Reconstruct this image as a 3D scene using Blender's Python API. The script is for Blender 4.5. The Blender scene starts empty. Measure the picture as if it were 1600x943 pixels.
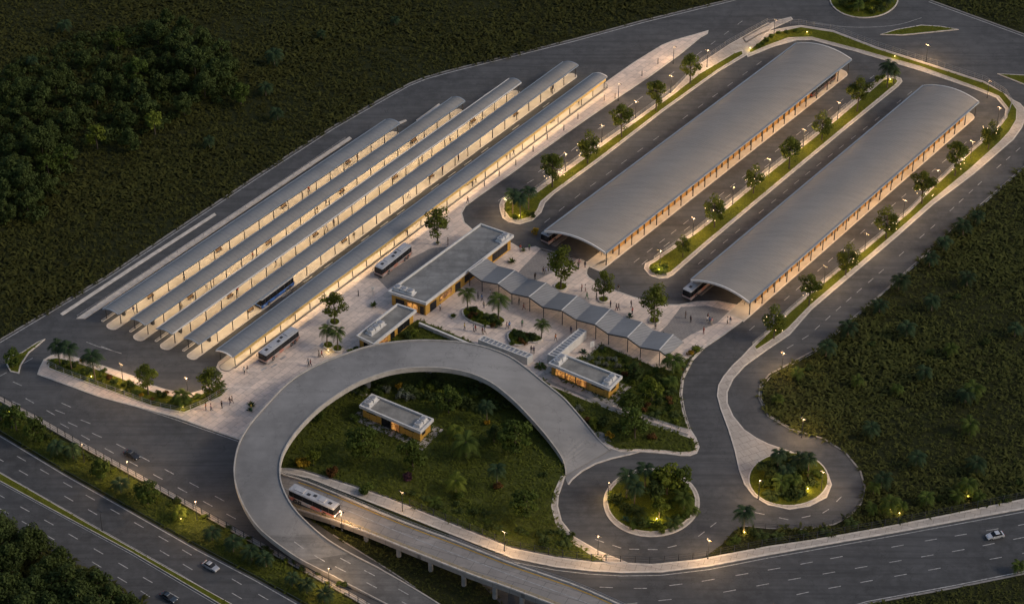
import bpy, bmesh, math, random
import numpy as np
from mathutils import Vector, Matrix
random.seed(11); rng = np.random.default_rng(11)
scene = bpy.context.scene
COL = scene.collection
# ------------------------------------------------------------------ camera
PITCH = math.radians(37.0); FPX = 3830.0; DIST = 575.0
CAMZ = DIST*math.sin(PITCH); CAMY = -DIST*math.cos(PITCH)
FW = Vector((0, math.cos(PITCH), -math.sin(PITCH))); UP = Vector((0, math.sin(PITCH), math.cos(PITCH)))
def P(u, v, z=0.0):
    """a pixel of the photograph laid on the horizontal plane at height z (metres)"""
    d = FW*FPX + Vector((1, 0, 0))*(u-800.0) + UP*(471.5-v)
    t = (z-CAMZ)/d.z
    return Vector((t*d.x, CAMY+t*d.y, z))
def PX(p):
    r = Vector(p)-Vector((0, CAMY, CAMZ)); w = r.dot(FW)
    return 800+FPX*r.x/w, 471.5-FPX*r.dot(UP)/w
def P2(u, v, z=0.0):
    p = P(u, v, z); return (p.x, p.y)
cam = bpy.data.cameras.new('camera'); camo = bpy.data.objects.new('camera', cam); COL.objects.link(camo)
camo.location = (0, CAMY, CAMZ); camo.rotation_euler = (math.pi/2-PITCH, 0, 0)
cam.sensor_width = 36.0; cam.lens = FPX/1600*36.0; cam.clip_start = 5; cam.clip_end = 6000
scene.camera = camo
# ------------------------------------------------------------------ materials
def newmat(name):
    m = bpy.data.materials.new(name); m.use_nodes = True
    nt = m.node_tree; return m, nt, nt.nodes['Principled BSDF']
def mixc(nt, fac, a, b, blend='MIX'):
    n = nt.nodes.new('ShaderNodeMix'); n.data_type = 'RGBA'; n.blend_type = blend
    for idx, val in ((0, fac), (6, a), (7, b)):
        if hasattr(val, 'is_linked'): nt.links.new(val, n.inputs[idx])
        elif idx == 0: n.inputs[0].default_value = val
        else: n.inputs[idx].default_value = (*val[:3], 1)
    return n.outputs[2]
def noise(nt, scale, detail=4, coord='Object', rough=.6, stretch=None, rot=0):
    tc = nt.nodes.new('ShaderNodeTexCoord'); n = nt.nodes.new('ShaderNodeTexNoise')
    n.inputs['Scale'].default_value = scale; n.inputs['Detail'].default_value = detail; n.inputs['Roughness'].default_value = rough
    src = tc.outputs[coord]
    if stretch or rot:
        mp = nt.nodes.new('ShaderNodeMapping'); mp.inputs['Rotation'].default_value = (0, 0, rot)
        if stretch: mp.inputs['Scale'].default_value = stretch
        nt.links.new(src, mp.inputs['Vector']); src = mp.outputs[0]
    nt.links.new(src, n.inputs['Vector']); return n.outputs['Fac']
def ramp(nt, fac, lo, hi, a=0.0, b=1.0):
    n = nt.nodes.new('ShaderNodeMapRange'); n.inputs[1].default_value = lo; n.inputs[2].default_value = hi
    n.inputs[3].default_value = a; n.inputs[4].default_value = b; nt.links.new(fac, n.inputs[0]); return n.outputs[0]
def bump(nt, bs, h, strength=.3, dist=.05):
    b = nt.nodes.new('ShaderNodeBump'); b.inputs['Strength'].default_value = strength; b.inputs['Distance'].default_value = dist
    nt.links.new(h, b.inputs['Height']); nt.links.new(b.outputs[0], bs.inputs['Normal'])
def simple(name, col, rough=.6, metal=0.0, var=.12, scale=3.0, spec=.3, coat=0):
    m, nt, bs = newmat(name)
    f = noise(nt, scale, 5)
    c = mixc(nt, ramp(nt, f, .3, .7), [x*(1-var) for x in col], [min(1, x*(1+var)) for x in col])
    nt.links.new(c, bs.inputs['Base Color'])
    bs.inputs['Roughness'].default_value = rough; bs.inputs['Metallic'].default_value = metal
    bs.inputs['Specular IOR Level'].default_value = spec; bs.inputs['Coat Weight'].default_value = coat
    return m
def emis(name, col, strength):
    m, nt, bs = newmat(name); bs.inputs['Base Color'].default_value = (*col, 1)
    bs.inputs['Emission Color'].default_value = (*col, 1); bs.inputs['Emission Strength'].default_value = strength; return m
def asphalt(name, base, tint=(1, 1, 1), rot=0.0, wear=1.0):
    m, nt, bs = newmat(name)
    big = noise(nt, .045, 5); mid = noise(nt, .35, 6, rough=.7); fine = noise(nt, 9, 3); streak = noise(nt, .5, 4, stretch=(.06, 1.6, 1), rot=rot)
    b = [base*t for t in tint]
    c = mixc(nt, ramp(nt, big, .35, .65), [x*.72 for x in b], [x*1.25 for x in b])
    c = mixc(nt, ramp(nt, mid, .42, .68, 0, .7*wear), c, [x*1.6 for x in b])
    c = mixc(nt, ramp(nt, streak, .46, .68, 0, .6*wear), c, [x*.6 for x in b])
    c = mixc(nt, ramp(nt, fine, .35, .65, 0, .25), c, [x*.55 for x in b])
    v = nt.nodes.new('ShaderNodeTexVoronoi'); v.feature = 'DISTANCE_TO_EDGE'; v.inputs['Scale'].default_value = .09
    tc = nt.nodes.new('ShaderNodeTexCoord'); w = nt.nodes.new('ShaderNodeVectorMath'); w.operation = 'ADD'
    nz = nt.nodes.new('ShaderNodeTexNoise'); nz.inputs['Scale'].default_value = .6
    sc = nt.nodes.new('ShaderNodeVectorMath'); sc.operation = 'SCALE'; sc.inputs['Scale'].default_value = 5
    nt.links.new(tc.outputs['Object'], nz.inputs['Vector']); nt.links.new(nz.outputs['Color'], sc.inputs[0])
    nt.links.new(tc.outputs['Object'], w.inputs[0]); nt.links.new(sc.outputs[0], w.inputs[1]); nt.links.new(w.outputs[0], v.inputs['Vector'])
    c = mixc(nt, ramp(nt, v.outputs['Distance'], 0.0, .012, .5, 0), c, [x*.5 for x in b])
    nt.links.new(c, bs.inputs['Base Color']); bs.inputs['Roughness'].default_value = .78; bs.inputs['Specular IOR Level'].default_value = .3
    bump(nt, bs, fine, .25, .03); return m
def paving(name, c1, c2, mort, w, h, rot, msize=.018):
    m, nt, bs = newmat(name)
    tc = nt.nodes.new('ShaderNodeTexCoord'); mp = nt.nodes.new('ShaderNodeMapping'); mp.inputs['Rotation'].default_value = (0, 0, rot)
    nt.links.new(tc.outputs['Object'], mp.inputs['Vector'])
    def bt(w, h, ms, off):
        br = nt.nodes.new('ShaderNodeTexBrick'); br.inputs['Scale'].default_value = 1.0; br.offset = off
        br.inputs['Brick Width'].default_value = w; br.inputs['Row Height'].default_value = h; br.inputs['Mortar Size'].default_value = ms
        br.inputs['Color1'].default_value = (*c1, 1); br.inputs['Color2'].default_value = (*c2, 1); br.inputs['Mortar'].default_value = (*mort, 1)
        nt.links.new(mp.outputs[0], br.inputs['Vector']); return br
    br = bt(w, h, msize*w, .5)
    st = noise(nt, .11, 6, rough=.65); st2 = noise(nt, .9, 5, rough=.7); st3 = noise(nt, .35, 5, stretch=(.35, 1.6, 1), rot=-rot)
    c = mixc(nt, ramp(nt, st, .40, .68, 0, .5), br.outputs['Color'], [x*.68 for x in c1])
    c = mixc(nt, ramp(nt, st2, .5, .78, 0, .6), c, [x*.5 for x in c2])
    c = mixc(nt, ramp(nt, st3, .55, .75, 0, .5), c, [min(1, x*1.35) for x in c1])
    nt.links.new(c, bs.inputs['Base Color']); bs.inputs['Roughness'].default_value = .7; bs.inputs['Specular IOR Level'].default_value = .3
    return m
def ground_grass(name, a, b, c3):
    m, nt, bs = newmat(name)
    n1 = noise(nt, .05, 6); n2 = noise(nt, .6, 6, rough=.7); n3 = noise(nt, 5, 4)
    c = mixc(nt, ramp(nt, n1, .35, .65), a, b); c = mixc(nt, ramp(nt, n2, .45, .75, 0, .7), c, c3)
    c = mixc(nt, ramp(nt, n3, .4, .7, 0, .5), c, [x*.4 for x in a])
    nt.links.new(c, bs.inputs['Base Color']); bs.inputs['Roughness'].default_value = .9; bs.inputs['Specular IOR Level'].default_value = .1
    bump(nt, bs, n2, .8, .4); return m
def leafmat(name, a, b, trans=.25):
    """leaf colours vary from leaf to leaf, from clump to clump and from plant to plant"""
    m, nt, bs = newmat(name)
    g = nt.nodes.new('ShaderNodeNewGeometry'); oi = nt.nodes.new('ShaderNodeObjectInfo'); at = nt.nodes.new('ShaderNodeAttribute'); at.attribute_name = 'tint'
    c = mixc(nt, g.outputs['Random Per Island'], [x*.6 for x in a], b)
    c = mixc(nt, ramp(nt, at.outputs['Fac'], 0, 1, 0, .7), c, [x*1.5 for x in b])
    c = mixc(nt, ramp(nt, oi.outputs['Random'], 0, 1, 0, .45), c, [a[0]*1.5, a[1]*1.02, a[2]*.7])
    nt.links.new(c, bs.inputs['Base Color']); bs.inputs['Roughness'].default_value = .65; bs.inputs['Specular IOR Level'].default_value = .08
    tr = nt.nodes.new('ShaderNodeBsdfTranslucent'); nt.links.new(c, tr.inputs['Color']); mx = nt.nodes.new('ShaderNodeMixShader'); mx.inputs[0].default_value = trans
    nt.links.new(bs.outputs[0], mx.inputs[1]); nt.links.new(tr.outputs[0], mx.inputs[2]); nt.links.new(mx.outputs[0], nt.nodes['Material Output'].inputs['Surface'])
    return m
_a = P(624, 193)-P(185, 490); AROT = math.atan2(_a.y, _a.x)      # bearing of the platforms
def roofmat(name, col, rot, period, var=.18, rib=1.0):
    m, nt, bs = newmat(name)
    tc = nt.nodes.new('ShaderNodeTexCoord'); mp = nt.nodes.new('ShaderNodeMapping'); mp.inputs['Rotation'].default_value = (0, 0, -rot)
    nt.links.new(tc.outputs['Object'], mp.inputs['Vector'])
    wv = nt.nodes.new('ShaderNodeTexWave'); wv.bands_direction = 'X'; wv.inputs['Scale'].default_value = 2*math.pi/period/6.2832*.314*1.0
    wv.inputs['Distortion'].default_value = 0
    wv.inputs['Scale'].default_value = 1.0/(period*3.1831)
    wv.inputs['Scale'].default_value = .3142/period*.5*2
    nt.links.new(mp.outputs[0], wv.inputs['Vector'])
    st = noise(nt, .5, 6, stretch=(.12, 1.8, 1), rot=-rot+math.pi/2); bl = noise(nt, .12, 5); fn = noise(nt, 3.5, 4)
    c = mixc(nt, ramp(nt, bl, .3, .7), [x*(1-var) for x in col], [x*(1+var) for x in col])
    c = mixc(nt, ramp(nt, st, .45, .75, 0, .5), c, [x*.68 for x in col])
    c = mixc(nt, ramp(nt, fn, .4, .7, 0, .25), c, [x*1.4 for x in col])
    c = mixc(nt, ramp(nt, wv.outputs['Fac'], .0, .35, .4*rib, 0), c, [x*.55 for x in col])
    nt.links.new(c, bs.inputs['Base Color']); bs.inputs['Roughness'].default_value = .6; bs.inputs['Specular IOR Level'].default_value = .3
    bump(nt, bs, wv.outputs['Fac'], .5*rib, .08); return m
M = {}
M['asphalt'] = asphalt('asphalt', .071, (1, .995, 1.0), -AROT)
M['asphalt_hw'] = asphalt('highway_asphalt', .064, (1, 1, 1.01), .62)
M['paint'] = simple('road_paint', (.33, .32, .305), .6, var=.45, scale=1.5)
M['paint_y'] = simple('yellow_road_paint', (.5, .3, .06), .6, var=.25, scale=1.5)
M['paving'] = paving('plaza_paving', (.76, .61, .50), (.56, .465, .395), (.22, .18, .16), 2.4, 1.6, -AROT, .013)
M['walk'] = paving('walkway_paving', (.44, .385, .33), (.39, .345, .30), (.13, .115, .1), 2.0, 2.0, -.45, .018)
M['walk_r'] = paving('roadside_paving', (.44, .385, .33), (.39, .345, .30), (.13, .115, .1), 2.0, 2.0, .3, .018)
M['lane_pav'] = paving('grey_lane_paving', (.27, .245, .225), (.24, .22, .205), (.10, .09, .085), 1.0, .5, -AROT, .02)
M['platform'] = simple('platform_concrete', (.42, .37, .31), .75, var=.16, scale=.35)
M['kerb'] = simple('kerb_concrete', (.52, .465, .405), .8, var=.22, scale=.8)
M['kerb_d'] = simple('weathered_concrete', (.22, .205, .19), .85, var=.25, scale=.7)
M['kerb_m'] = simple('parapet_concrete', (.36, .33, .295), .85, var=.2, scale=.7); M['trim_m'] = simple('weathered_white_paint', (.42, .40, .37), .6); M['asphalt_ramp'] = asphalt('worn_ramp_concrete', .18, (1, .965, .92), .6); M['asphalt_low'] = asphalt('worn_ramp_asphalt', .115, (1, .975, .94), .6)
M['concrete'] = asphalt('bridge_concrete', .24, (1, .96, .91), .6)
M['deck'] = asphalt('ramp_concrete', .225, (1, .965, .925), .4, .3)
M['bdeck'] = paving('bridge_deck_concrete', (.30, .265, .235), (.26, .235, .21), (.10, .09, .08), 4.0, 2.4, .45, .012)
M['ground'] = ground_grass('field_ground', (.022, .026, .009), (.032, .033, .011), (.014, .019, .006))
M['lawn'] = ground_grass('lawn_ground', (.058, .072, .016), (.088, .096, .022), (.036, .048, .010))
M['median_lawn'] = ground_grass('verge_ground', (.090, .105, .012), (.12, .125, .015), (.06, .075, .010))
M['soil'] = ground_grass('bed_soil', (.03, .032, .012), (.04, .045, .012), (.02, .02, .01))
M['roof_blue'] = roofmat('canopy_sheet_blue', (.185, .188, .19), AROT, 1.2, .15, .35)
M['roof_grey'] = roofmat('canopy_sheet_grey', (.205, .196, .183), AROT, 1.2, .15, .35)
M['roof_big'] = roofmat('vault_sheet', (.235, .212, .187), AROT+.03, .75, .08, .2)
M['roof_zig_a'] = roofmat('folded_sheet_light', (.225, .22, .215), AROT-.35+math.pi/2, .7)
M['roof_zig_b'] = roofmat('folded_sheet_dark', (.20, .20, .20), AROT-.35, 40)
M['roof_flat'] = asphalt('roof_felt', .19, (1, .985, .94), -AROT)
M['roof_kiosk'] = asphalt('kiosk_roof_felt', .205, (1.05, 1, .9), .45)
M['trim'] = simple('white_trim', (.62, .59, .55), .5, var=.1, scale=1)
M['trim_blue'] = simple('blue_grey_trim', (.22, .25, .285), .4, var=.1, scale=1)
M['white'] = simple('white_render', (.56, .54, .51), .6, var=.12, scale=.8)
M['steel'] = simple('dark_steel', (.055, .055, .058), .5, .3, .15)
M['steel_l'] = simple('galvanised_steel', (.33, .33, .34), .45, .5, .15)
M['wood'] = simple('timber_cladding', (.36, .185, .05), .6, var=.3, scale=1.6)
M['bench_wood'] = simple('bench_timber', (.13, .075, .035), .6, var=.3, scale=3); M['gold'] = simple('lamplit_ochre', (.50, .35, .13), .6, var=.3, scale=2)  # ochre brightened to stand in for lamplight on valance and front railing
def brick(name, c1, c2, mort):
    m, nt, bs = newmat(name)
    tc = nt.nodes.new('ShaderNodeTexCoord'); br = nt.nodes.new('ShaderNodeTexBrick'); br.inputs['Scale'].default_value = 1
    cb = nt.nodes.new('ShaderNodeCombineXYZ'); sp = nt.nodes.new('ShaderNodeSeparateXYZ'); ad = nt.nodes.new('ShaderNodeMath'); ad.operation = 'ADD'
    nt.links.new(tc.outputs['Object'], sp.inputs[0]); nt.links.new(sp.outputs[0], ad.inputs[0]); nt.links.new(sp.outputs[1], ad.inputs[1])
    nt.links.new(ad.outputs[0], cb.inputs[0]); nt.links.new(sp.outputs[2], cb.inputs[1]); nt.links.new(cb.outputs[0], br.inputs['Vector'])
    br.inputs['Brick Width'].default_value = 1.1; br.inputs['Row Height'].default_value = .38; br.inputs['Mortar Size'].default_value = .035
    br.inputs['Color1'].default_value = (*c1, 1); br.inputs['Color2'].default_value = (*c2, 1); br.inputs['Mortar'].default_value = (*mort, 1)
    f = noise(nt, .9, 5); c = mixc(nt, ramp(nt, f, .4, .7, 0, .5), br.outputs['Color'], [x*.62 for x in c1])
    nt.links.new(c, bs.inputs['Base Color']); bs.inputs['Roughness'].default_value = .75; return m
M['ochre'] = brick('ochre_brick', (.60, .33, .05), (.48, .255, .04), (.2, .11, .03))
M['glass'] = simple('dark_glass', (.012, .013, .015), .22, 0, .1, spec=.35)
def lit_window():
    m, nt, bs = newmat('lit_window'); f = noise(nt, .9, 4); f2 = noise(nt, 2.5, 3); c = mixc(nt, ramp(nt, f, .4, .6), (.95, .42, .10), (.22, .08, .02)); c = mixc(nt, ramp(nt, f2, .5, .6, 0, .8), c, (.03, .015, .008))
    bs.inputs['Base Color'].default_value = (.05, .03, .02, 1); bs.inputs['Roughness'].default_value = .2; nt.links.new(c, bs.inputs['Emission Color']); bs.inputs['Emission Strength'].default_value = .55; return m
M['lit_glass'] = lit_window()
M['rubber'] = simple('rubber', (.015, .015, .015), .8)
M['bus_white'] = None
M['bus_roof'] = simple('bus_roof_paint', (.37, .37, .38), .4, var=.12, scale=1.2)
M['chrome'] = simple('wheel_hub', (.3, .3, .31), .35, .6)
M['lamp'] = emis('lamp_glow', (1.0, .60, .27), 5)
M['strip'] = emis('canopy_light', (1.0, .72, .40), 44); M['strip_hall'] = emis('hall_light', (1.0, .66, .32), 26); M['strip_low'] = emis('walkway_lamp', (1.0, .70, .38), 8)
M['strip_glass'] = emis('strip_glass', (1.0, .72, .40), 4); M['strip_glass'].cycles.emission_sampling = 'NONE'
M['fairy'] = emis('small_bulb', (1.0, .74, .38), 2.6)
M['head'] = emis('headlamp', (1.0, .80, .5), 6); M['head_off'] = simple('headlamp_glass', (.4, .4, .4), .2)
M['tail'] = simple('tail_lamp', (.35, .02, .015), .3)
M['bark'] = simple('bark', (.075, .058, .042), .9, var=.35, scale=6)
M['palmbark'] = simple('palm_bark', (.12, .09, .06), .9, var=.35, scale=8)
M['leaf_dark'] = leafmat('leaf_dark', (.022, .040, .013), (.058, .080, .022))
M['leaf_mid'] = leafmat('leaf_mid', (.034, .062, .014), (.080, .112, .022), .35)
M['leaf_plaza'] = leafmat('leaf_plaza', (.042, .066, .012), (.115, .135, .022), .35)
M['leaf_bright'] = leafmat('leaf_bright', (.055, .090, .012), (.125, .150, .022))
M['leaf_palm'] = leafmat('leaf_palm', (.035, .060, .016), (.09, .12, .03), .35)
M['leaf_palm_d'] = leafmat('leaf_palm_dark', (.013, .030, .014), (.034, .058, .026))
M['leaf_grey'] = leafmat('leaf_grey', (.07, .085, .06), (.15, .17, .13))
M['leaf_gold'] = leafmat('leaf_gold', (.16, .11, .012), (.30, .20, .02))
M['leaf_red'] = leafmat('leaf_red', (.06, .035, .014), (.11, .06, .02))
M['leaf_purple'] = leafmat('leaf_purple', (.04, .022, .034), (.075, .042, .065))
M['leaf_teal'] = leafmat('leaf_teal', (.02, .05, .03), (.05, .10, .06))
M['tuft_field'] = leafmat('tuft_field', (.026, .032, .009), (.074, .080, .020), .3)
M['tuft_lawn'] = leafmat('tuft_lawn', (.045, .066, .012), (.115, .14, .024), .3)
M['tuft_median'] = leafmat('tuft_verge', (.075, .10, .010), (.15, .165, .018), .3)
# ------------------------------------------------------------------ mesh builder
class MB:
    def __init__(s): s.v = []; s.f = []; s.m = []
    def add(s, vs, fs, m=0):
        b = len(s.v); s.v += [tuple(x) for x in vs]; s.f += [tuple(i+b for i in f) for f in fs]; s.m += [m]*len(fs)
    def hexa(s, p, m=0):     # 8 points: bottom four then top four
        s.add(p, [(3, 2, 1, 0), (4, 5, 6, 7), (0, 1, 5, 4), (1, 2, 6, 5), (2, 3, 7, 6), (3, 0, 4, 7)], m)
    def box(s, c, sz, rz=0, m=0):
        c = Vector(c); R = Matrix.Rotation(rz, 3, 'Z'); hx, hy, hz = sz[0]/2, sz[1]/2, sz[2]/2
        s.hexa([c+R@Vector((x*hx, y*hy, z*hz)) for z in (-1, 1) for x, y in ((-1, -1), (1, -1), (1, 1), (-1, 1))], m)
    def bar(s, a, b, w, h, m=0):
        """a box beam from a to b (centre line), w across and h high"""
        a = Vector(a); b = Vector(b); d = (b-a).normalized(); side = d.cross(Vector((0, 0, 1)))
        side = side.normalized() if side.length > 1e-4 else Vector((1, 0, 0)); up = side.cross(d).normalized()
        q = [(-1, -1), (1, -1), (1, 1), (-1, 1)]
        s.hexa([a+side*x*w/2+up*y*h/2 for x, y in q]+[b+side*x*w/2+up*y*h/2 for x, y in q], m)
    def prism(s, poly, z0, z1, mt=0, ms=None):
        n = len(poly); ms = mt if ms is None else ms
        vs = [(x, y, z0) for x, y in poly]+[(x, y, z1) for x, y in poly]
        s.add(vs, [tuple(range(n, 2*n))], mt); b = len(s.v)-2*n
        for i in range(n):
            j = (i+1) % n; s.f.append((b+i, b+j, b+n+j, b+n+i)); s.m.append(ms)
    def tube(s, pts, rad, n=8, m=0, cap=True):
        pts = [Vector(p) for p in pts]; rad = rad if hasattr(rad, '__len__') else [rad]*len(pts); vs = []; fs = []
        for i, p in enumerate(pts):
            d = (pts[min(i+1, len(pts)-1)]-pts[max(i-1, 0)]).normalized()
            a = d.orthogonal().normalized() if abs(d.z) < .95 else Vector((1, 0, 0)); a = (a-d*a.dot(d)).normalized(); b = d.cross(a)
            vs += [p+(a*math.cos(2*math.pi*k/n)+b*math.sin(2*math.pi*k/n))*rad[i] for k in range(n)]
        for i in range(len(pts)-1):
            for k in range(n):
                fs.append((i*n+k, i*n+(k+1) % n, (i+1)*n+(k+1) % n, (i+1)*n+k))
        if cap: fs += [tuple(range(n-1, -1, -1)), tuple(range((len(pts)-1)*n, len(pts)*n))]
        s.add(vs, fs, m)
    def ball(s, c, r, m=0, n=8, k=5):
        r = r if hasattr(r, '__len__') else (r, r, r); vs = [(c[0], c[1], c[2]-r[2])]; fs = []
        for i in range(1, k):
            a = -math.pi/2+math.pi*i/k
            vs += [(c[0]+r[0]*math.cos(a)*math.cos(2*math.pi*j/n), c[1]+r[1]*math.cos(a)*math.sin(2*math.pi*j/n), c[2]+r[2]*math.sin(a)) for j in range(n)]
        vs.append((c[0], c[1], c[2]+r[2])); t = len(vs)-1
        for j in range(n):
            fs.append((0, 1+(j+1) % n, 1+j)); fs.append((t, t-n+j, t-n+(j+1) % n))
            for i in range(k-2): fs.append((1+i*n+j, 1+i*n+(j+1) % n, 1+(i+1)*n+(j+1) % n, 1+(i+1)*n+j))
        s.add(vs, fs, m)
    def strip(s, L, R, m=0):
        n = len(L); s.add(list(L)+list(R), [(i, n+i, n+i+1, i+1) for i in range(n-1)], m)
    def build(s, name, mats, parent=None, smooth=False, off=None):
        me = bpy.data.meshes.new(name); v = s.v
        if off is None and parent is not None and parent.get('_abs'): off = parent['_abs']
        if off is not None: v = [(a-off[0], b-off[1], c-off[2]) for a, b, c in v]
        me.from_pydata(v, [], s.f)
        mats = mats if isinstance(mats, (list, tuple)) else [mats]
        for m in mats: me.materials.append(M[m] if isinstance(m, str) else m)
        if len(mats) > 1: me.polygons.foreach_set('material_index', s.m)
        if smooth: me.polygons.foreach_set('use_smooth', [True]*len(s.f))
        me.update(); o = bpy.data.objects.new(name, me); COL.objects.link(o)
        if parent is not None: o.parent = parent
        return o
def tag(o, label=None, cat=None, group=None, kind=None):
    if label: o['label'] = label
    if cat: o['category'] = cat
    if group: o['group'] = group
    if kind: o['kind'] = kind
    return o
def thing(name, label, cat, loc=(0, 0, 0), rz=0.0, group=None, absolute=False):
    o = bpy.data.objects.new(name, None); COL.objects.link(o); o.location = loc; o.rotation_euler = (0, 0, rz); o.empty_display_size = .3
    if absolute: o['_abs'] = tuple(loc)
    return tag(o, label, cat, group)
def dup(root, loc, rz=0.0, label=None, group=None, scale=None):
    r = root.copy(); COL.objects.link(r); r.location = loc; r.rotation_euler = (0, 0, rz)
    if scale is not None: r.scale = scale if hasattr(scale, '__len__') else (scale,)*3
    if label: r['label'] = label
    if group: r['group'] = group
    for ch in list(root.children):
        c = ch.copy(); COL.objects.link(c); c.parent = r
        for g in list(ch.children):
            d = g.copy(); COL.objects.link(d); d.parent = c
    return r
def child_copy(o, loc):
    c = o.copy(); COL.objects.link(c); c.parent = o.parent; c.location = loc; return c
ORD = ['zeroth', 'first', 'second', 'third', 'fourth', 'fifth', 'sixth', 'seventh', 'eighth', 'ninth', 'tenth', 'eleventh', 'twelfth', 'thirteenth', 'fourteenth', 'fifteenth', 'sixteenth', 'seventeenth', 'eighteenth', 'nineteenth', 'twentieth']
def ordinal(n):
    if n <= 20: return ORD[n]
    if n % 10 == 0: return {30: 'thirtieth', 40: 'fortieth', 50: 'fiftieth', 60: 'sixtieth', 70: 'seventieth', 80: 'eightieth', 90: 'ninetieth'}[n]
    return {2: 'twenty', 3: 'thirty', 4: 'forty', 5: 'fifty', 6: 'sixty', 7: 'seventy', 8: 'eighty', 9: 'ninety'}[n//10]+'-'+ORD[n % 10]
# polygons
def poly(px, z=0.0, smooth=0):
    p = [P2(u, v, z) for u, v in px]
    for _ in range(smooth): p = chaikin(p)
    return ccw(p)
def chaikin(p, closed=True):
    q = []; n = len(p)
    for i in range(n if closed else n-1):
        a = p[i]; b = p[(i+1) % n]
        q += [tuple(a[k]*.75+b[k]*.25 for k in range(len(a))), tuple(a[k]*.25+b[k]*.75 for k in range(len(a)))]
    if not closed: q = [p[0]]+q+[p[-1]]
    return q
def ccw(p):
    a = sum(p[i][0]*p[(i+1) % len(p)][1]-p[(i+1) % len(p)][0]*p[i][1] for i in range(len(p)))
    return p if a > 0 else p[::-1]
def ell(cx, cy, rx, ry, n=40): return [(cx+rx*math.cos(2*math.pi*i/n), cy+ry*math.sin(2*math.pi*i/n)) for i in range(n)]
def inset(p, d):
    n = len(p); q = []
    for i in range(n):
        a = Vector(p[i-1]); b = Vector(p[i]); c = Vector(p[(i+1) % n])
        e = (b-a); f = (c-b)
        if e.length < 1e-6 or f.length < 1e-6: q.append(tuple(b)); continue
        e.normalize(); f.normalize(); n1 = Vector((-e.y, e.x)); n2 = Vector((-f.y, f.x)); m = n1+n2
        if m.length < .2: q.append(tuple(b+n1*d)); continue
        m.normalize(); k = min(1/max(m.dot(n1), .35), 2.2); q.append(tuple(b+m*d*k))
    return q
def slab(name, p, z, mats, kerb=0.0, kz=.0, kind='structure', z0=-.05):
    """raised sheet with its kerb; mats = top (and kerb)"""
    mb = MB(); mats = mats if isinstance(mats, (list, tuple)) else [mats, mats]
    if kerb:
        q = inset(p, kerb); n = len(p)
        mb.add([(x, y, z0) for x, y in p]+[(x, y, z+kz) for x, y in p]+[(x, y, z+kz) for x, y in q]+[(x, y, z-.02) for x, y in q],
               [f for i in range(n) for j in ((i+1) % n,) for f in ((i, j, n+j, n+i), (n+i, n+j, 2*n+j, 2*n+i), (2*n+i, 2*n+j, 3*n+j, 3*n+i))], 1)
        mb.add([(x, y, z) for x, y in q], [tuple(range(n))], 0)
    else: mb.prism(p, z0, z, 0, 1)
    return tag(mb.build(name, mats), kind=kind)
def inpoly(pts, p):
    x, y = pts[:, 0], pts[:, 1]; r = np.zeros(len(pts), bool); n = len(p)
    for i in range(n):
        x1, y1 = p[i]; x2, y2 = p[(i+1) % n]
        if y1 == y2: continue
        c = ((y1 > y) != (y2 > y)) & (x < (x2-x1)*(y-y1)/(y2-y1)+x1); r ^= c
    return r
def polyline(px, z=0.0, step=None, smooth=0):
    p = [tuple(P(u, v, z)) for u, v in px]
    for _ in range(smooth): p = chaikin(p, False)
    p = [Vector(a) for a in p]
    if step is None: return p
    out = [p[0]]; acc = 0.0
    for a, b in zip(p, p[1:]):
        L = (b-a).length; d = step-acc
        while d <= L: out.append(a+(b-a)*(d/L)); d += step
        acc = (acc+L) % step
    return out
def ribbon(mb, pts, w, z, m=0, wr=None):
    L = []; R = []
    for i, p in enumerate(pts):
        d = (pts[min(i+1, len(pts)-1)]-pts[max(i-1, 0)]); d.z = 0; d.normalize(); s = Vector((-d.y, d.x, 0))
        L.append((p.x+s.x*w/2, p.y+s.y*w/2, z)); R.append((p.x-s.x*w/2, p.y-s.y*w/2, z))
    mb.strip(L, R, m)
# ------------------------------------------------------------------ terrain and road sheets
g = MB(); S = 2600
g.add([(-S, -S, 0), (S, -S, 0), (S, S, 0), (-S, S, 0)], [(0, 1, 2, 3)]); tag(g.build('ground', 'ground'), kind='structure')
FIELD_EDGE = [(-120, 600), (-40, 553), (0, 531), (166, 432), (332, 321), (400, 276), (450, 243), (522, 197), (590, 158), (640, 131), (665, 121), (700, 111), (800, 86), (900, 61), (1003, 33), (1139, 0), (1240, -28)]
RIGHT_EDGE = [(1385, -45), (1451, 0), (1520, 25), (1600, 54), (1800, 122), (1830, 190), (1720, 215), (1650, 237), (1600, 261), (1532, 320), (1481, 364), (1434, 408), (1383, 454), (1325, 503), (1273, 547), (1234, 568), (1202, 585), (1188, 602), (1186, 622), (1200, 650), (1234, 670), (1286, 685), (1320, 706), (1344, 735), (1352, 763), (1345, 787), (1327, 807), (1303, 819), (1255, 827), (1200, 825), (1160, 821), (1145, 830), (1128, 850), (1101, 869)]
LOW_EDGE = [(1088, 874), (1019, 881), (978, 879), (930, 878), (868, 870), (800, 857), (690, 812), (605, 778), (537, 755), (472, 737), (450, 735), (450, 765), (470, 800), (520, 835), (600, 885), (650, 918), (700, 950), (1000, 1120), (880, 1125), (547, 932), (470, 890), (400, 851), (250, 767), (130, 700), (0, 628), (-120, 560)]
SITE = poly(FIELD_EDGE+RIGHT_EDGE+LOW_EDGE)
slab('road', SITE, .02, 'asphalt')
slab('road', poly([(-120, 625), (-60, 646), (0, 678), (103, 740), (206, 798), (308, 855), (400, 903), (480, 947), (820, 1142), (700, 1150), (363, 945), (274, 894), (137, 817), (60, 773), (0, 739), (-120, 672)]), .02, 'asphalt_hw')
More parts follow.
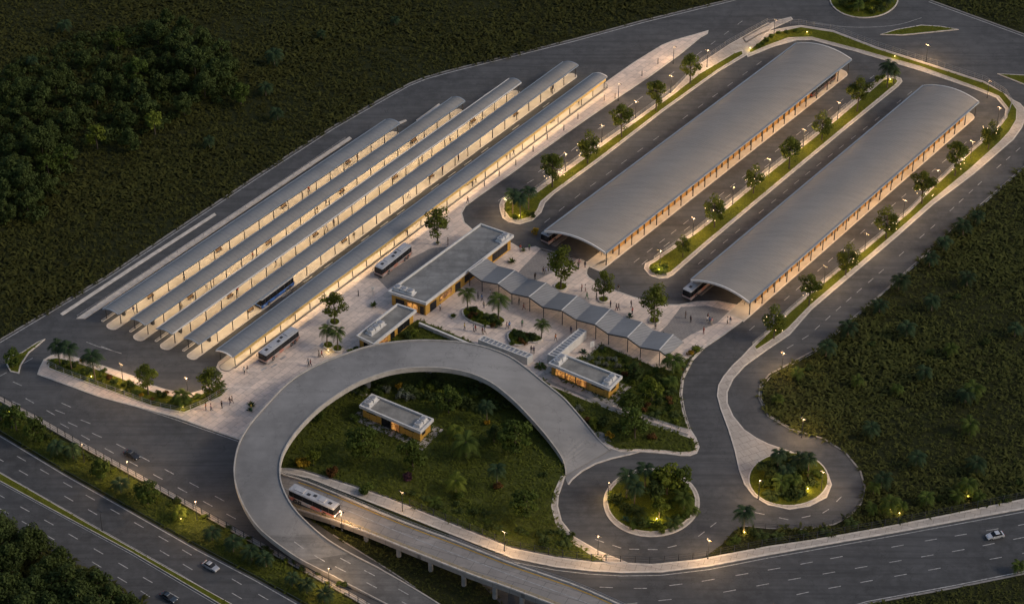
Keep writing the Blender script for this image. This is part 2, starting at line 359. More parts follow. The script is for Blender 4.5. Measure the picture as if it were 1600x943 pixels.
slab('road', poly([(-120, 688), (0, 752), (92, 802), (206, 863), (342, 943), (690, 1152), (560, 1150), (202, 930), (113, 880), (0, 815), (-120, 745)]), .02, 'asphalt_hw')
ROADR = [(700, 832), (760, 858), (800, 872), (868, 886), (920, 892), (971, 895), (1033, 894), (1108, 885), (1200, 867), (1405, 831), (1600, 795), (1800, 757), (1800, 852), (1600, 896), (1491, 918), (1354, 943), (1250, 975), (1080, 1025), (900, 1090), (820, 1000), (780, 940), (720, 880)]
slab('road', poly(ROADR), .016, 'asphalt_hw')
# pavements along roads
WALK = [(437, 729), (472, 735), (537, 755), (605, 777), (691, 812), (800, 856), (868, 870), (930, 878), (978, 879), (1019, 881), (1088, 874), (1136, 865), (1200, 853), (1268, 843), (1371, 825), (1474, 805), (1600, 779), (1800, 742), (1800, 758), (1600, 795), (1405, 831), (1200, 867), (1108, 885), (1033, 894), (971, 895), (920, 892), (868, 886), (800, 872), (698, 832), (605, 795), (530, 766), (482, 747), (437, 738)]
slab('pavement', poly(WALK), .14, ['walk_r', 'kerb'], .45, .02)
slab('pavement', poly([(-120, 553), (0, 619), (75, 660), (130, 692), (250, 759), (400, 843), (470, 882), (547, 925), (890, 1121), (885, 1127), (547, 933), (470, 890), (400, 851), (250, 767), (130, 700), (75, 668), (0, 627), (-120, 561)]), .12, ['walk', 'kerb'])
# main plaza
PLAZA = [(58, 585), (62, 574), (68, 562), (80, 555), (98, 552), (115, 557), (166, 573), (210, 588), (237, 601), (258, 608), (280, 613), (299, 614), (316, 609), (332, 597), (346, 583), (338, 574), (341, 566), (360, 551), (400, 523), (926, 146), (949, 127), (990, 98), (1034, 71), (1051, 64), (1107, 48), (1106, 53), (1095, 59), (1061, 87), (1017, 119), (966, 153), (912, 190), (854, 231), (800, 271), (750, 306), (728, 322), (722, 333), (726, 348), (742, 362), (770, 372), (800, 380), (815, 389), (837, 385), (852, 392), (905, 404), (925, 413), (918, 420), (917, 428), (921, 434), (936, 443), (956, 452), (990, 464), (1017, 471), (1038, 476), (1061, 476), (1088, 471), (1120, 470), (1170, 480), (1192, 464), (1202, 467), (1156, 505), (1126, 527), (1102, 543), (1083, 563), (1069, 591), (1066, 618), (1071, 645), (1080, 672), (1088, 684), (1093, 698), (1089, 708), (1078, 712), (1063, 712), (1040, 709), (1002, 706), (968, 706), (947, 698), (925, 676), (890, 640), (862, 625), (760, 586), (700, 560), (651, 540), (560, 575), (470, 640), (430, 668), (404, 676), (374, 687), (330, 672), (274, 652), (154, 620)]
PLAZAW = poly(PLAZA); slab('plaza', PLAZAW, .14, ['paving', 'kerb'], .35, .015)
# grey paver lanes crossing the plaza
LANES = [[(846, 388), (905, 404), (880, 418), (851, 432), (815, 452), (795, 444), (815, 420)], [(1064, 480), (1104, 478), (1140, 486), (1120, 505), (1080, 523), (1048, 543), (1018, 532), (1043, 508)], [(590, 436), (640, 405), (675, 388), (700, 386), (690, 400), (652, 425), (640, 432), (606, 452)]]
for L in LANES: slab('lane_paving', poly(L), .155, 'lane_pav', z0=.1)
# platforms
def platform_strip(a, b, wl, wr, z, mats, round_near=True, round_far=True, kerb=.3):
    """a, b: world ends of the centre line; wl / wr: width to its left and right"""
    a = Vector(a); b = Vector(b); d = (b-a); d.z = 0; d.normalize(); s = Vector((d.y, -d.x, 0)); c0 = (wr-wl)/2; hw = (wl+wr)/2; p = []
    ca = a+s*c0; cb = b+s*c0
    for k in range(9 if round_near else 0):
        t = math.pi*k/8; p.append(ca-d*math.sin(t)*hw*.8+s*math.cos(t)*hw)
    if not round_near: p += [ca+s*hw, ca-s*hw]
    for k in range(9 if round_far else 0):
        t = math.pi*k/8; p.append(cb+d*math.sin(t)*hw*.8-s*math.cos(t)*hw)
    if not round_far: p += [cb-s*hw, cb+s*hw]
    p = ccw([(q.x, q.y) for q in p]); slab('platform', p, z, mats, kerb, .015); return p
EAVE = 3.3
CAN = [((161, 482), (185, 490), (624, 193), (603, 187)), ((205, 498), (227, 507), (726, 158), (707, 152)), ((245, 513), (269, 521), (814, 129), (796, 123)),
       ((288, 528), (311, 537), (903, 102), (880, 97)), ((338, 547), (363, 557), (948, 120), (927, 115))]
PWR = (.6, .6, .6, .3)
for i, (ln, rn, rf, lf) in enumerate(CAN[:4]):
    a = P(*rn, EAVE); b = P(*rf, EAVE); a.z = b.z = 0; d = (b-a).normalized()
    platform_strip(a-d*1.4, b-d*1.0, 2.5, PWR[i], .16, ['platform', 'kerb'])
    a2 = P(*ln, EAVE); b2 = P(*lf, EAVE); a2.z = b2.z = 0
    platform_strip(a2-d*.6, b2, .4, .3, .15, ['kerb_d', 'kerb'], kerb=.15)
a = P(*CAN[4][1], EAVE); b = P(*CAN[4][2], EAVE); a.z = b.z = 0; d = (b-a).normalized(); 
platform_strip(a-d*1.0, b, 3.0, .2, .26, ['platform', 'kerb_d'], kerb=.2)
s5 = Vector((d.y, -d.x, 0)); dc = MB(); dc.strip([a+s5*.26+Vector((0, 0, .165)), b+s5*.26+Vector((0, 0, .165))], [a+s5*.55+Vector((0, 0, .165)), b+s5*.55+Vector((0, 0, .165))]); tag(dc.build('kerb_shade_strip', 'steel'), kind='structure')  # dark strip laid as the painted shade of the platform kerb
BIG = [((851, 361), (946.6, 394.6), (1330, 93), (1244, 68)), ((1080, 437), (1171.5, 471.7), (1529, 159.5), (1442.6, 134))]
BEAVE = 4.2
for ln, rn, rf, lf in BIG:
    a = P(*rn, BEAVE); b = P(*rf, BEAVE); a.z = b.z = 0; d = (b-a).normalized()
    platform_strip(a-d*2.5, b-d*(2.0), 4.6, .25, .17, ['platform', 'kerb'], round_near=False)
    a = P(*ln, BEAVE); b = P(*lf, BEAVE); a.z = b.z = 0
    platform_strip(a+d*1, b, -1.2, 5.5 if 0 else 2.4, .15, ['lane_pav', 'kerb_d'], round_near=False, round_far=False)
# far tip pavement beside the fence, white strips left of the canopies
slab('pavement', poly([(1160, 60), (1190, 43), (1215, 32), (1236, 27), (1239, 31), (1215, 42), (1185, 56), (1165, 68)]), .12, ['walk', 'kerb'], .3, .02)
slab('kerb_strip', poly([(94, 490), (215, 410), (335, 333), (338, 336), (218, 414), (98, 493)]), .09, 'kerb')
slab('kerb_strip', poly([(119, 498), (160, 470), (300, 376), (400, 310), (470, 264), (546, 214), (550, 217), (474, 268), (404, 315), (305, 382), (166, 476), (133, 498)]), .14, 'kerb')
for p in ([(617, 193), (634, 187), (636, 189), (620, 197)], [(650, 188), (686, 162), (688, 164), (653, 191)], [(755, 150), (783, 132), (785, 134), (757, 153)], [(848, 122), (856, 117), (858, 118), (850, 124)]): slab('kerb_strip', poly(p), .1, 'kerb')
# medians, verges and islands: pavement ring, then a grass bed inside
GRASS = {'median': [], 'lawn': []}
def bed(px, z=.2, mat='median_lawn', sm=0, key='median', kerb=.28, world=None):
    p = world or poly(px, 0, sm); slab('planting_bed', p, z, [mat, 'kerb'], kerb, .03, z0=.0); GRASS[key].append((p, z)); return p
MED1 = [(781, 330), (780, 320), (784, 311), (796, 305), (815, 304), (832, 299), (925, 233), (990, 188), (1051, 143), (1088, 104), (1139, 70), (1200, 36), (1212, 40), (1200, 52), (1234, 47), (1251, 62), (1200, 76), (1166, 87), (1122, 113), (1037, 174), (936, 252), (866, 303), (852, 317), (846, 332), (832, 345), (812, 351), (795, 348), (785, 341)]
slab('pavement', poly(MED1), .14, ['walk', 'kerb'], .25, .02)
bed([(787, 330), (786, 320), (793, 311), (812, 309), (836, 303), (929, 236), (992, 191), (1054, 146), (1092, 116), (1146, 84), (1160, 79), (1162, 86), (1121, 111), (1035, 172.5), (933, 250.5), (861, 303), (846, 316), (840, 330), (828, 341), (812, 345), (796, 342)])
MED2 = [(1006, 420), (1008, 412), (1019, 407), (1088, 360), (1139, 318), (1200, 267), (1302, 186), (1376, 123), (1386, 119), (1397, 119), (1408, 123), (1410, 128), (1404, 135), (1312, 210), (1177, 322), (1105, 383), (1052, 430), (1043, 435), (1030, 436), (1015, 431)]
slab('pavement', poly(MED2), .14, ['walk', 'kerb'], .25, .02)
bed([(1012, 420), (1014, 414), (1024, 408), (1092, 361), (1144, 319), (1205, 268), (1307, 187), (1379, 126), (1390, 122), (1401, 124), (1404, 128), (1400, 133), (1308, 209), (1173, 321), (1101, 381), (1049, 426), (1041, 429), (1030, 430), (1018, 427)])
VERGE = [(1196, 52), (1210, 47), (1230, 43), (1251, 40), (1302, 48), (1370, 74), (1471, 106), (1539, 128), (1570, 147), (1584, 157), (1594, 162), (1601, 170), (1603, 184), (1597, 200), (1584, 218), (1522, 272), (1458, 320), (1404, 368), (1336, 426), (1268, 484), (1234, 523), (1200, 546), (1176, 563), (1164, 572), (1146, 592), (1137, 612), (1137, 630), (1146, 650), (1163, 671), (1182, 684), (1200, 693), (1244, 708), (1279, 722), (1294, 740), (1300, 757), (1292, 777), (1265, 791), (1234, 796), (1200, 789), (1177, 775), (1163, 757), (1154, 733), (1148, 705), (1138, 672), (1126, 640), (1120, 618), (1122, 602), (1130, 588), (1144, 571), (1158, 558), (1170, 545), (1185, 530), (1200, 518), (1230, 487), (1285, 440), (1353, 385), (1417, 331), (1461, 286), (1505, 245), (1558, 199), (1569, 184), (1571, 171), (1556, 153), (1520, 139), (1437, 111), (1336, 81), (1268, 63), (1234, 64), (1200, 77), (1168, 90), (1166, 84), (1180, 75)]
slab('pavement', poly(VERGE), .135, ['walk', 'kerb'], .3, .02)
bed([(1192, 62), (1212, 52), (1251, 43), (1302, 51), (1370, 77), (1471, 109), (1539, 131), (1568, 146), (1581, 161), (1589, 172), (1588, 188), (1577, 207), (1562, 223), (1518, 263), (1455, 315), (1401, 363), (1333, 421), (1265, 479), (1231, 514), (1198, 537), (1182, 547), (1178, 542), (1191, 530), (1205, 516), (1234, 488), (1289, 441), (1357, 386), (1421, 332), (1465, 287), (1509, 246), (1561, 200), (1573, 184), (1575, 170), (1560, 151), (1522, 136), (1438, 105), (1337, 77), (1268, 59), (1232, 60), (1200, 72), (1172, 84), (1170, 80)], kerb=.14)
bed([(u, v) for u, v in ell(1232, 749, 63, 42)], .22)
slab('pavement', poly(ell(1018, 785, 75.5, 53.5, 56)), .14, ['walk', 'kerb'], .3, .02); RB1 = bed(ell(1018, 784, 70, 48, 56), .24)
bed(ell(1350, -2, 54, 31), .22); bed([(1375, 55), (1400, 47), (1440, 40), (1470, 42), (1498, 47), (1470, 50), (1440, 53), (1410, 56)], .2); bed([(1558, 116), (1600, 118), (1680, 130), (1700, 160), (1640, 150), (1600, 133)], .2)
bed([(71, 530), (58, 535), (34, 551), (15, 557), (10, 570), (16, 581), (30, 584), (33, 571), (46, 551), (61, 539)], .2)
BEDL = [(76, 562), (88, 559), (113, 564), (164, 581), (205, 597), (240, 612), (270, 619), (300, 620), (325, 612), (360, 606), (345, 621), (288, 646), (237, 636), (136, 599), (75, 576)]
bed(BEDL, .24)
# lawn inside the ring ramp
LAWN = [(440, 731), (428, 722), (424, 700), (440, 650), (480, 612), (556, 556), (600, 540), (651, 507), (700, 527), (742, 545), (860, 600), (858, 640), (868, 702), (884, 735), (878, 748), (869, 768), (863, 791), (870, 818), (891, 845), (920, 864), (950, 876), (930, 876), (868, 868), (800, 854), (690, 810), (605, 775), (537, 753), (472, 733)]
LAWNW = poly(LAWN); slab('lawn', LAWNW, .2, ['lawn', 'kerb']); GRASS['lawn'].append((LAWNW, .2))
# kerb of the lawn along the roundabout
slab('pavement', poly([(884, 742), (879, 757), (873, 775), (872, 791), (878, 814), (898, 839), (936, 861), (976, 877), (982, 880), (950, 880), (924, 868), (889, 846), (868, 819), (861, 791), (866, 768), (876, 745)]), .21, ['walk_r', 'kerb'], .3, .03)
slab('ramp_foot', poly([(952, 701), (975, 703.5), (1002, 705.5), (985, 708.5), (955, 715), (930, 723), (908, 735), (893, 748), (887, 756), (882, 744), (900, 722)]), .10, ['deck', 'kerb'])
slab('kerb_strip', poly([(1002, 705.5), (985, 708.5), (955, 715), (930, 723), (908, 735), (893, 748), (887, 756), (889, 757), (895, 749), (910, 736.5), (931, 725), (956, 717), (986, 710)]), .13, 'kerb')
# garden east of the ring, verge below it
GARD = [(939, 537), (980, 555), (1024, 574), (1050, 579), (1078, 557), (1097, 540), (1101, 542), (1081, 562), (1066, 590), (1063, 618), (1068, 645), (1076, 671), (1060, 669), (1010, 652), (940, 624), (905, 607), (873, 594), (862, 582), (875, 572), (890, 560), (918, 558)]
GARDW = poly(GARD); slab('garden', GARDW, .22, ['lawn', 'kerb'], .25, .03); GRASS['lawn'].append((GARDW, .22))
LAWN2 = [(858, 602), (900, 619), (970, 647), (1040, 671), (1084, 686), (1088, 698), (1084, 706), (1063, 708), (1040, 705), (1002, 703), (968, 703), (947, 694), (925, 672), (893, 640)]
LAWN2W = poly(LAWN2); slab('lawn', LAWN2W, .19, ['lawn', 'kerb'], .2, .03); GRASS['lawn'].append((LAWN2W, .19))
STRIP = poly([(540, 560), (556, 548), (600, 530), (640, 508), (653, 500), (700, 519), (742, 537), (742, 545), (700, 540), (651, 530), (600, 545)]); slab('lawn', STRIP, .19, ['lawn', 'kerb']); GRASS['lawn'].append((STRIP, .19))
slab('path', poly([(858, 594), (905, 612), (940, 629), (1010, 657), (1076, 679), (1074, 682), (1008, 661), (937, 634), (902, 617), (856, 599)]), .225, ['kerb_d', 'kerb'])
slab('path', poly([(546, 600), (575, 617), (570, 621), (530, 604)]), .23, ['walk', 'kerb']); slab('path', poly([(933, 674), (947, 678), (955, 690), (940, 692), (928, 682)]), .23, ['kerb_d', 'kerb_d'])
# hedge strip and highway median
HSTRIP = poly([(-120, 567), (0, 634), (130, 705), (250, 772), (400, 856), (470, 894), (547, 938), (880, 1131), (820, 1136), (470, 937), (400, 899), (308, 850), (206, 793), (103, 735), (0, 672), (-120, 612)]); slab('verge', HSTRIP, .12, ['lawn', 'kerb_d']); GRASS['lawn'].append((HSTRIP, .12))
HMED = poly([(-120, 673), (0, 739), (60, 773), (137, 817.5), (274, 894.5), (363, 944), (704, 1148), (688, 1148), (342, 943), (206, 863), (92, 802), (0, 752), (-120, 688)]); bed(None, .2, world=HMED, kerb=.14)
TRI = poly([(1160, 823), (1200, 829), (1255, 831), (1303, 823), (1330, 810), (1345, 806), (1371, 822), (1268, 841), (1200, 851), (1136, 863), (1104, 871), (1128, 852), (1146, 832)])
GRASS['field'] = [(TRI, .0)]
# ------------------------------------------------------------------ painted markings
mk = MB()
def dashes(px, on=2.6, gap=4.6, w=.17, z=.028, m=0):
    p = polyline(px); tot = 0
    seg = [(a, b, (b-a).length) for a, b in zip(p, p[1:])]; L = sum(s[2] for s in seg)
    def at(s):
        for a, b, l in seg:
            if s <= l or (a, b) == seg[-1][:2]: return a+(b-a)*(s/l)
            s -= l
    s = 0
    while s+on < L:
        if rng.random() > .1:
            a = at(s); b = at(s+on); ribbon(mk, [a, b], w, z, m)
        s += (on+gap)*rng.uniform(.93, 1.07)
def line(px, w=.2, z=.028, m=0, smooth=0): ribbon(mk, polyline(px, smooth=smooth), w, z, m)
HW = dict(on=2.7, gap=4.3, w=.19)
dashes([(-110, 636), (14, 705), (271, 850), (387, 918), (700, 1097)], **HW); dashes([(-110, 655), (33, 736), (253, 861), (332, 908), (700, 1122)], **HW)
dashes([(-110, 712), (10, 779), (81, 818), (206, 891), (600, 1118)], **HW); dashes([(-110, 735), (7, 798), (117, 861), (226, 926), (262, 950)], **HW)
line([(-120, 620), (0, 681), (103, 743), (206, 801), (308, 859), (400, 907), (810, 1140)], .22); line([(-120, 679), (0, 745), (137, 823), (274, 900), (363, 949)], .12) if 0 else None
line([(-120, 671), (0, 737), (137, 815), (274, 892), (700, 1146)], .12); line([(-120, 690), (0, 754), (206, 865.5), (342, 946), (684, 1150)], .12)
dashes([(20, 596), (130, 644), (154, 677)][:2]+[(184, 679)][:0], **HW); dashes([(40, 622), (103, 658), (184, 694), (243, 725), (337, 775), (372, 794)], **HW); dashes([(-20, 610), (64, 646), (96, 662), (171, 704), (259, 751), (372, 812)], **HW)
dashes([(0, 652), (60, 690)][:0] or [(86, 640), (143, 662)], **HW)
dashes([(604, 920), (640, 938), (680, 962)], **HW); dashes([(-5, 590), (50, 560), (75, 540)], **HW)
dashes([(1800, 778), (1592, 820), (1442, 845), (1228, 885), (1087, 909), (1005, 919), (900, 915)], **HW); dashes([(1800, 824), (1592, 865), (1434, 893), (1264, 924), (1160, 947), (1050, 968)], **HW); dashes([(1700, 818), (1511, 857), (1424, 872), (1234, 905), (1100, 930), (960, 945)], **HW)
line([(800, 877), (868, 890), (920, 896), (971, 899), (1033, 898), (1108, 889), (1200, 871), (1405, 835), (1600, 799), (1800, 761)], .2); line([(1800, 848), (1600, 892), (1491, 914), (1354, 939), (1250, 970)], .25)
dashes([(1594, 231), (1540, 278), (1460, 352), (1319, 474), (1263, 524), (1215, 553)], 2.2, 2.6, .16); line([(1600, 263), (1532, 323), (1434, 411), (1325, 506), (1273, 550), (1234, 571), (1204, 588), (1191, 604), (1189, 622), (1203, 649), (1236, 668)], .18)
dashes([(1510, 222), (1390, 325), (1236, 460), (1165, 521)], 2.2, 2.8, .16); dashes([(1366, 118), (1242, 213), (1044, 369), (985, 414)], 2.2, 2.8, .16); dashes([(1350, 139), (1225, 238), (1030, 391), (970, 440)], 2.4, 6.5, .16)
dashes([(1425, 143), (1250, 280), (1065, 434)], 2.2, 3.2, .16); dashes([(1190, 96), (1105, 158), (909, 301), (838, 358)], 2.4, 4.2, .16); dashes([(1160, 33), (1050, 115), (832, 282), (765, 318)], 2.4, 4.0, .16); dashes([(1115, 50), (1010, 137), (805, 300)][0:0] or [(1090, 88), (930, 205), (770, 320)], 2.4, 6.0, .16)
dashes([(407, 487), (515, 413), (700, 277), (870, 152)], 3.0, 4.0, .3)
line([(640, 134), (665, 124), (700, 114), (800, 89), (900, 64), (1003, 36), (1139, 3), (1240, -25)], .3); line([(-120, 604), (0, 535), (166, 436), (332, 325), (400, 280), (522, 201), (590, 162), (640, 134)], .25); line([(1451, 3), (1520, 28), (1600, 57), (1800, 125)], .25)
line([(1240, 47), (1300, 58), (1400, 90), (1470, 112)][:0] or [(1268, 36), (1330, 44), (1400, 41), (1440, 28)], .15, smooth=2)
dashes([(930, 842), (975, 857), (1030, 858), (1080, 846), (1120, 815)], 2.0, 2.0, .2); dashes([(1180, 800), (1235, 812), (1290, 800), (1322, 768)], 2.0, 3.0, .2)
line([(160, 618), (274, 655), (372, 689)], .2)
for k in range(4): line([(925+k*5.5, 412.5-k*2.2+6), (939+k*5.5, 402.5-k*2.2+6)], .5, .18)
for u, v in ((418, 570), (424, 574), (408, 579), (438, 562)): line([(u, v), (u+9, v-5)], .5, .16)
line([(152, 560), (182, 540), (215, 532)][:0] or [(135, 534), (153, 541), (190, 552)], .15); line([(158, 541), (180, 549)], .2)
tag(mk.build('road_markings', ['paint']), kind='structure')
# field kerb along the outer edge
kb = MB(); ribbon(kb, polyline(FIELD_EDGE), .5, .13); ribbon(kb, polyline(RIGHT_EDGE[:5]), .5, .13); ribbon(kb, polyline(RIGHT_EDGE[6:-3]), .4, .13)
ribbon(kb, polyline([(1800, 852), (1600, 896), (1491, 918), (1354, 943), (1250, 975)]), .5, .13); ribbon(kb, polyline([(650, 918), (600, 885), (520, 835)]), .3, .1)
tag(kb.build('kerb', 'kerb_d'), kind='structure')
# ------------------------------------------------------------------ ground cover
def blades(pts, z, size, nb, name, mat, lift=1.0, wide=.16):
    """one object: arching blades in tufts at pts"""
    n = len(pts); N = n*nb; base = np.repeat(np.c_[pts, np.full(n, z)], nb, 0); sz = np.repeat(size, nb)*rng.uniform(.55, 1.2, N)
    a = rng.uniform(0, 2*np.pi, N); d = np.c_[np.cos(a), np.sin(a), np.zeros(N)]; s = np.c_[-np.sin(a), np.cos(a), np.zeros(N)]
    base = base+d*(sz*rng.uniform(0, .25, N))[:, None]; w = (sz*wide)[:, None]; up = np.array([0, 0, 1.0]); h = (sz*lift*rng.uniform(.5, 1.0, N))[:, None]; L = sz[:, None]
    q = [base-s*w*.4, base+s*w*.4, base+d*L*.45+up*h*.62-s*w, base+d*L*.45+up*h*.62+s*w, base+d*L+up*h*.42]
    V = np.stack(q, 1).reshape(-1, 3); i = np.arange(N)*5
    F4 = np.c_[i, i+1, i+3, i+2]; F3 = np.c_[i+2, i+3, i+4]
    mesh_np(name, V, F4, F3, mat, np.repeat(rng.random(n), nb)); 
def mesh_np(name, V, F4, F3, mat, tint=None, link=True):
    me = bpy.data.meshes.new(name); me.vertices.add(len(V)); me.vertices.foreach_set('co', V.astype(np.float32).ravel())
    n4, n3 = len(F4), len(F3); lp = np.concatenate([F4.ravel(), F3.ravel()]).astype(np.int32)
    me.loops.add(len(lp)); me.loops.foreach_set('vertex_index', lp); me.polygons.add(n4+n3)
    me.polygons.foreach_set('loop_start', np.concatenate([np.arange(n4)*4, n4*4+np.arange(n3)*3]).astype(np.int32))
    if tint is not None:
        at = me.attributes.new('tint', 'FLOAT', 'FACE'); t = np.concatenate([np.resize(tint, n4), np.resize(tint, n3)]) if n3 else tint
        at.data.foreach_set('value', t.astype(np.float32))
    for m in (mat if isinstance(mat, (list, tuple)) else [mat]): me.materials.append(M[m] if isinstance(m, str) else m)
    me.update(); me.validate()
    if not link: return me
    o = bpy.data.objects.new(name, me); COL.objects.link(o); return o
def scatter(p, spacing, jitter=.5):
    xs = [q[0] for q in p]; ys = [q[1] for q in p]; gx = np.arange(min(xs), max(xs), spacing); gy = np.arange(min(ys), max(ys), spacing)
    X, Y = np.meshgrid(gx, gy); pts = np.c_[X.ravel(), Y.ravel()]+rng.uniform(-jitter, jitter, (X.size, 2))*spacing; return pts[inpoly(pts, p)]
FIELD_L = poly([(-160, 640)]+FIELD_EDGE+[(1200, -70), (-160, -70)]); FIELD_R = poly([(1800, 200), (1720, 218)]+RIGHT_EDGE[7:-4]+[(1200, 830), (1255, 831), (1303, 822), (1330, 812), (1350, 806), (1372, 823), (1474, 803), (1600, 777), (1800, 740)])
FIELD_T = poly([(1385, -48), (1451, -3), (1520, 22), (1600, 51), (1800, 119), (1800, -60)]); FIELD_B = poly([(1800, 858), (1600, 900), (1491, 922), (1354, 947), (1250, 980), (1800, 1000)])
UNDER = poly([(470, 800), (520, 835), (600, 885), (650, 918), (700, 950), (860, 1040), (900, 1040), (790, 940), (720, 885), (640, 850), (560, 815)])
WOODB = poly([(-120, 742), (0, 812), (113, 878), (202, 928), (330, 1008), (-120, 1010)])
def inset_pts(p): return p
k = 0
for pl, sp, sz in ((FIELD_L, 1.45, 1.3), (FIELD_R, 1.3, 1.15), (FIELD_T, 1.5, 1.2), (FIELD_B, 1.2, 1.0), (UNDER, 1.0, .7), (WOODB, 1.3, 1.2), (TRI, 1.1, .9)):
    pts = scatter(pl, sp); f = np.sin(pts[:, 0]*.11+1.7*np.sin(pts[:, 1]*.07))+np.sin(pts[:, 1]*.13+2*np.sin(pts[:, 0]*.05)); size = sz*(1+.35*f*.5)*rng.uniform(.6, 1.35, len(pts))
    blades(pts, 0, size, 10, 'field_grass', 'tuft_field', .8, .15); tag(bpy.data.objects[COL.objects[-1].name], kind='stuff')
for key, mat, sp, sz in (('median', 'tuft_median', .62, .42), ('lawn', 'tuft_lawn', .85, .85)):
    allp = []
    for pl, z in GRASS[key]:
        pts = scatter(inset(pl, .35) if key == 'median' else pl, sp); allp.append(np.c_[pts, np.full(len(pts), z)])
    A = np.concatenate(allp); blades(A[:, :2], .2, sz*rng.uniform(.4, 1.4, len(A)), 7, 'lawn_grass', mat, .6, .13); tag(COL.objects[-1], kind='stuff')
# ------------------------------------------------------------------ long platform canopies and the two vaults
def vault(name, label, cat, corners, zE, rise, roof_mats, nseg, seam, postsp, group, rim, post_r, inner=None, lights=((.5, 0),), girder=True, lw=.16, thick=.14, trimw=.22):
    LN, RN, RF, LF = [P(*c, zE) for c in corners]
    base = (LN+RN+RF+LF)/4; base.z = 0
    root = thing(name, label, cat, base, 0, group, absolute=True)
    def pt(s, t, dz=0):
        p = (LN*(1-t)+RN*t)*(1-s)+(LF*(1-t)+RF*t)*s; p.z = zE+rise*4*t*(1-t)+dz; return p
    length = (RF-RN).length; nt_ = 14 if rise > 1 else 8
    # roof sheet with standing seams across it
    seamh = .02 if rise < 1 else .012; ss = []; n = max(2, int(length/seam))
    for k in range(n):
        s0 = k/n; ss += [(s0, 0), (s0+.82/n, 0), (s0+.86/n, seamh), (s0+.96/n, seamh)]
    ss.append((1, 0)); mb = MB(); V = []; cols = nt_+1
    for s, dz in ss: V += [pt(s, j/nt_, dz) for j in range(cols)]
    nb = len(V)
    for s in (0, 1): V += [pt(s, j/nt_, -thick) for j in range(cols)]
    F = [(i*cols+j, i*cols+j+1, (i+1)*cols+j+1, (i+1)*cols+j) for i in range(len(ss)-1) for j in range(nt_)]
    F += [(nb+j, nb+cols+j, nb+cols+j+1, nb+j+1) for j in range(nt_)]
    mb.add(V, F); mb.build('roof', roof_mats[0], root)
    # end rims follow the arch, gutters follow the eaves
    for s in (0, 1):
        e = MB(); d = (RF-RN).normalized()*(-1 if s == 0 else 1)
        pts = [pt(s, j/nt_, -thick*.5)+d*.12 for j in range(cols)]
        up = Vector((0, 0, 1)); q = []
        for p in pts: q += [p-d*.14+up*rim*.5, p+d*.14+up*rim*.5, p+d*.14-up*rim*.5, p-d*.14-up*rim*.5]
        f = []
        for i in range(len(pts)-1):
            for k in range(4): f.append((i*4+k, i*4+(k+1) % 4, i*4+4+(k+1) % 4, i*4+4+k))
        f += [(0, 1, 2, 3), tuple(range(len(q)-1, len(q)-5, -1))]; e.add(q, f); e.build('end_rim', roof_mats[2], root)
    for t, sg in ((0, -1), (1, 1)):
        e = MB(); side = (pt(0, 1)-pt(0, 0)).normalized()*sg*.1; e.bar(pt(0, t, -.04)+side, pt(1, t, -.04)+side, trimw, trimw+.06); e.build('gutter', roof_mats[1], root)
    # posts
    npst = int(length/postsp); proto = None; pr = {}
    for t in ((.035, .965) if rise < 1 else (.02, .985)):
        hz = pt(0, t).z-.1
        m = MB(); m.tube([(0, 0, .1), (0, 0, .35), (0, 0, hz)], [post_r*1.5, post_r, post_r*.9], 8); o = None
        for k in range(npst+1):
            q = pt(.006+(.988)*k/npst, t)-base
            if o is None: o = m.build('post', 'steel', root, off=(0, 0, 0)); o.location = (q.x, q.y, 0)
            else: child_copy(o, (q.x, q.y, 0))
    if girder == 1:
        g = MB(); zt = EAVE-.2; zb = zt-.7
        a, b = pt(.004, 1.035), pt(.996, 1.035); a.z = b.z = zb; g.bar(a, b, .12, .1); a = a.copy(); b = b.copy(); a.z = b.z = zt; g.bar(a, b, .1, .08)
        g.bar(pt(.004, 1.03)*1.0-Vector((0, 0, pt(.004, 1.03).z-(zt+zb)/2)), pt(.996, 1.03)-Vector((0, 0, pt(.996, 1.03).z-(zt+zb)/2)), .05, zt-zb)
        g.build('valance_panel', 'gold', root)  # light of the strip behind is painted into the panel's gold
    for t, dz in lights:
        g = MB(); nl = int(length/3.2)
        V = []; F = []; F2 = []
        for k in range(nl+1):
            s = .004+.992*k/nl; c = pt(s, t, -thick-.12-dz); sd = (pt(s, 1)-pt(s, 0)).normalized(); sd.z = 0
            V += [c-sd*lw/2, c+sd*lw/2, c+sd*lw/2+Vector((0, 0, .05)), c-sd*lw/2+Vector((0, 0, .05))]
        for k in range(nl):
            i = 4*k; F += [(i, i+4, i+5, i+1)]; F2 += [(i+1, i+2, i+6, i+5), (i+2, i+3, i+7, i+6), (i+3, i, i+4, i+7)]
        g.add(V, F, 0); g.f += F2; g.m += [1]*len(F2); g.build('light_strip', ['strip_glass', 'steel_l'], root)
        nA = max(1, int(length/20)); rad = 30 if inner else (46 if girder == 1 else 33); colr = (1.0, .57, .22) if inner else (1.0, .72, .40)
        for k in range(nA):
            p0 = pt(.004+.992*k/nA, t, -thick-.16-dz); p1 = pt(.004+.992*(k+1)/nA, t, -thick-.16-dz); l = bpy.data.lights.new('canopy_lamp', 'AREA'); l.shape = 'RECTANGLE'; l.size = (p1-p0).length; l.size_y = lw
            l.energy = rad*math.pi*lw*l.size*rng.uniform(.72, 1.2); l.color = colr; o = bpy.data.objects.new('canopy_lamp', l); COL.objects.link(o); o.parent = root; q = (p0+p1)/2-base; o.location = q; d = p1-p0; o.rotation_euler = (0, 0, math.atan2(d.y, d.x))
    return root, pt, length, base
GC = 'narrow platform canopies of the bus station'
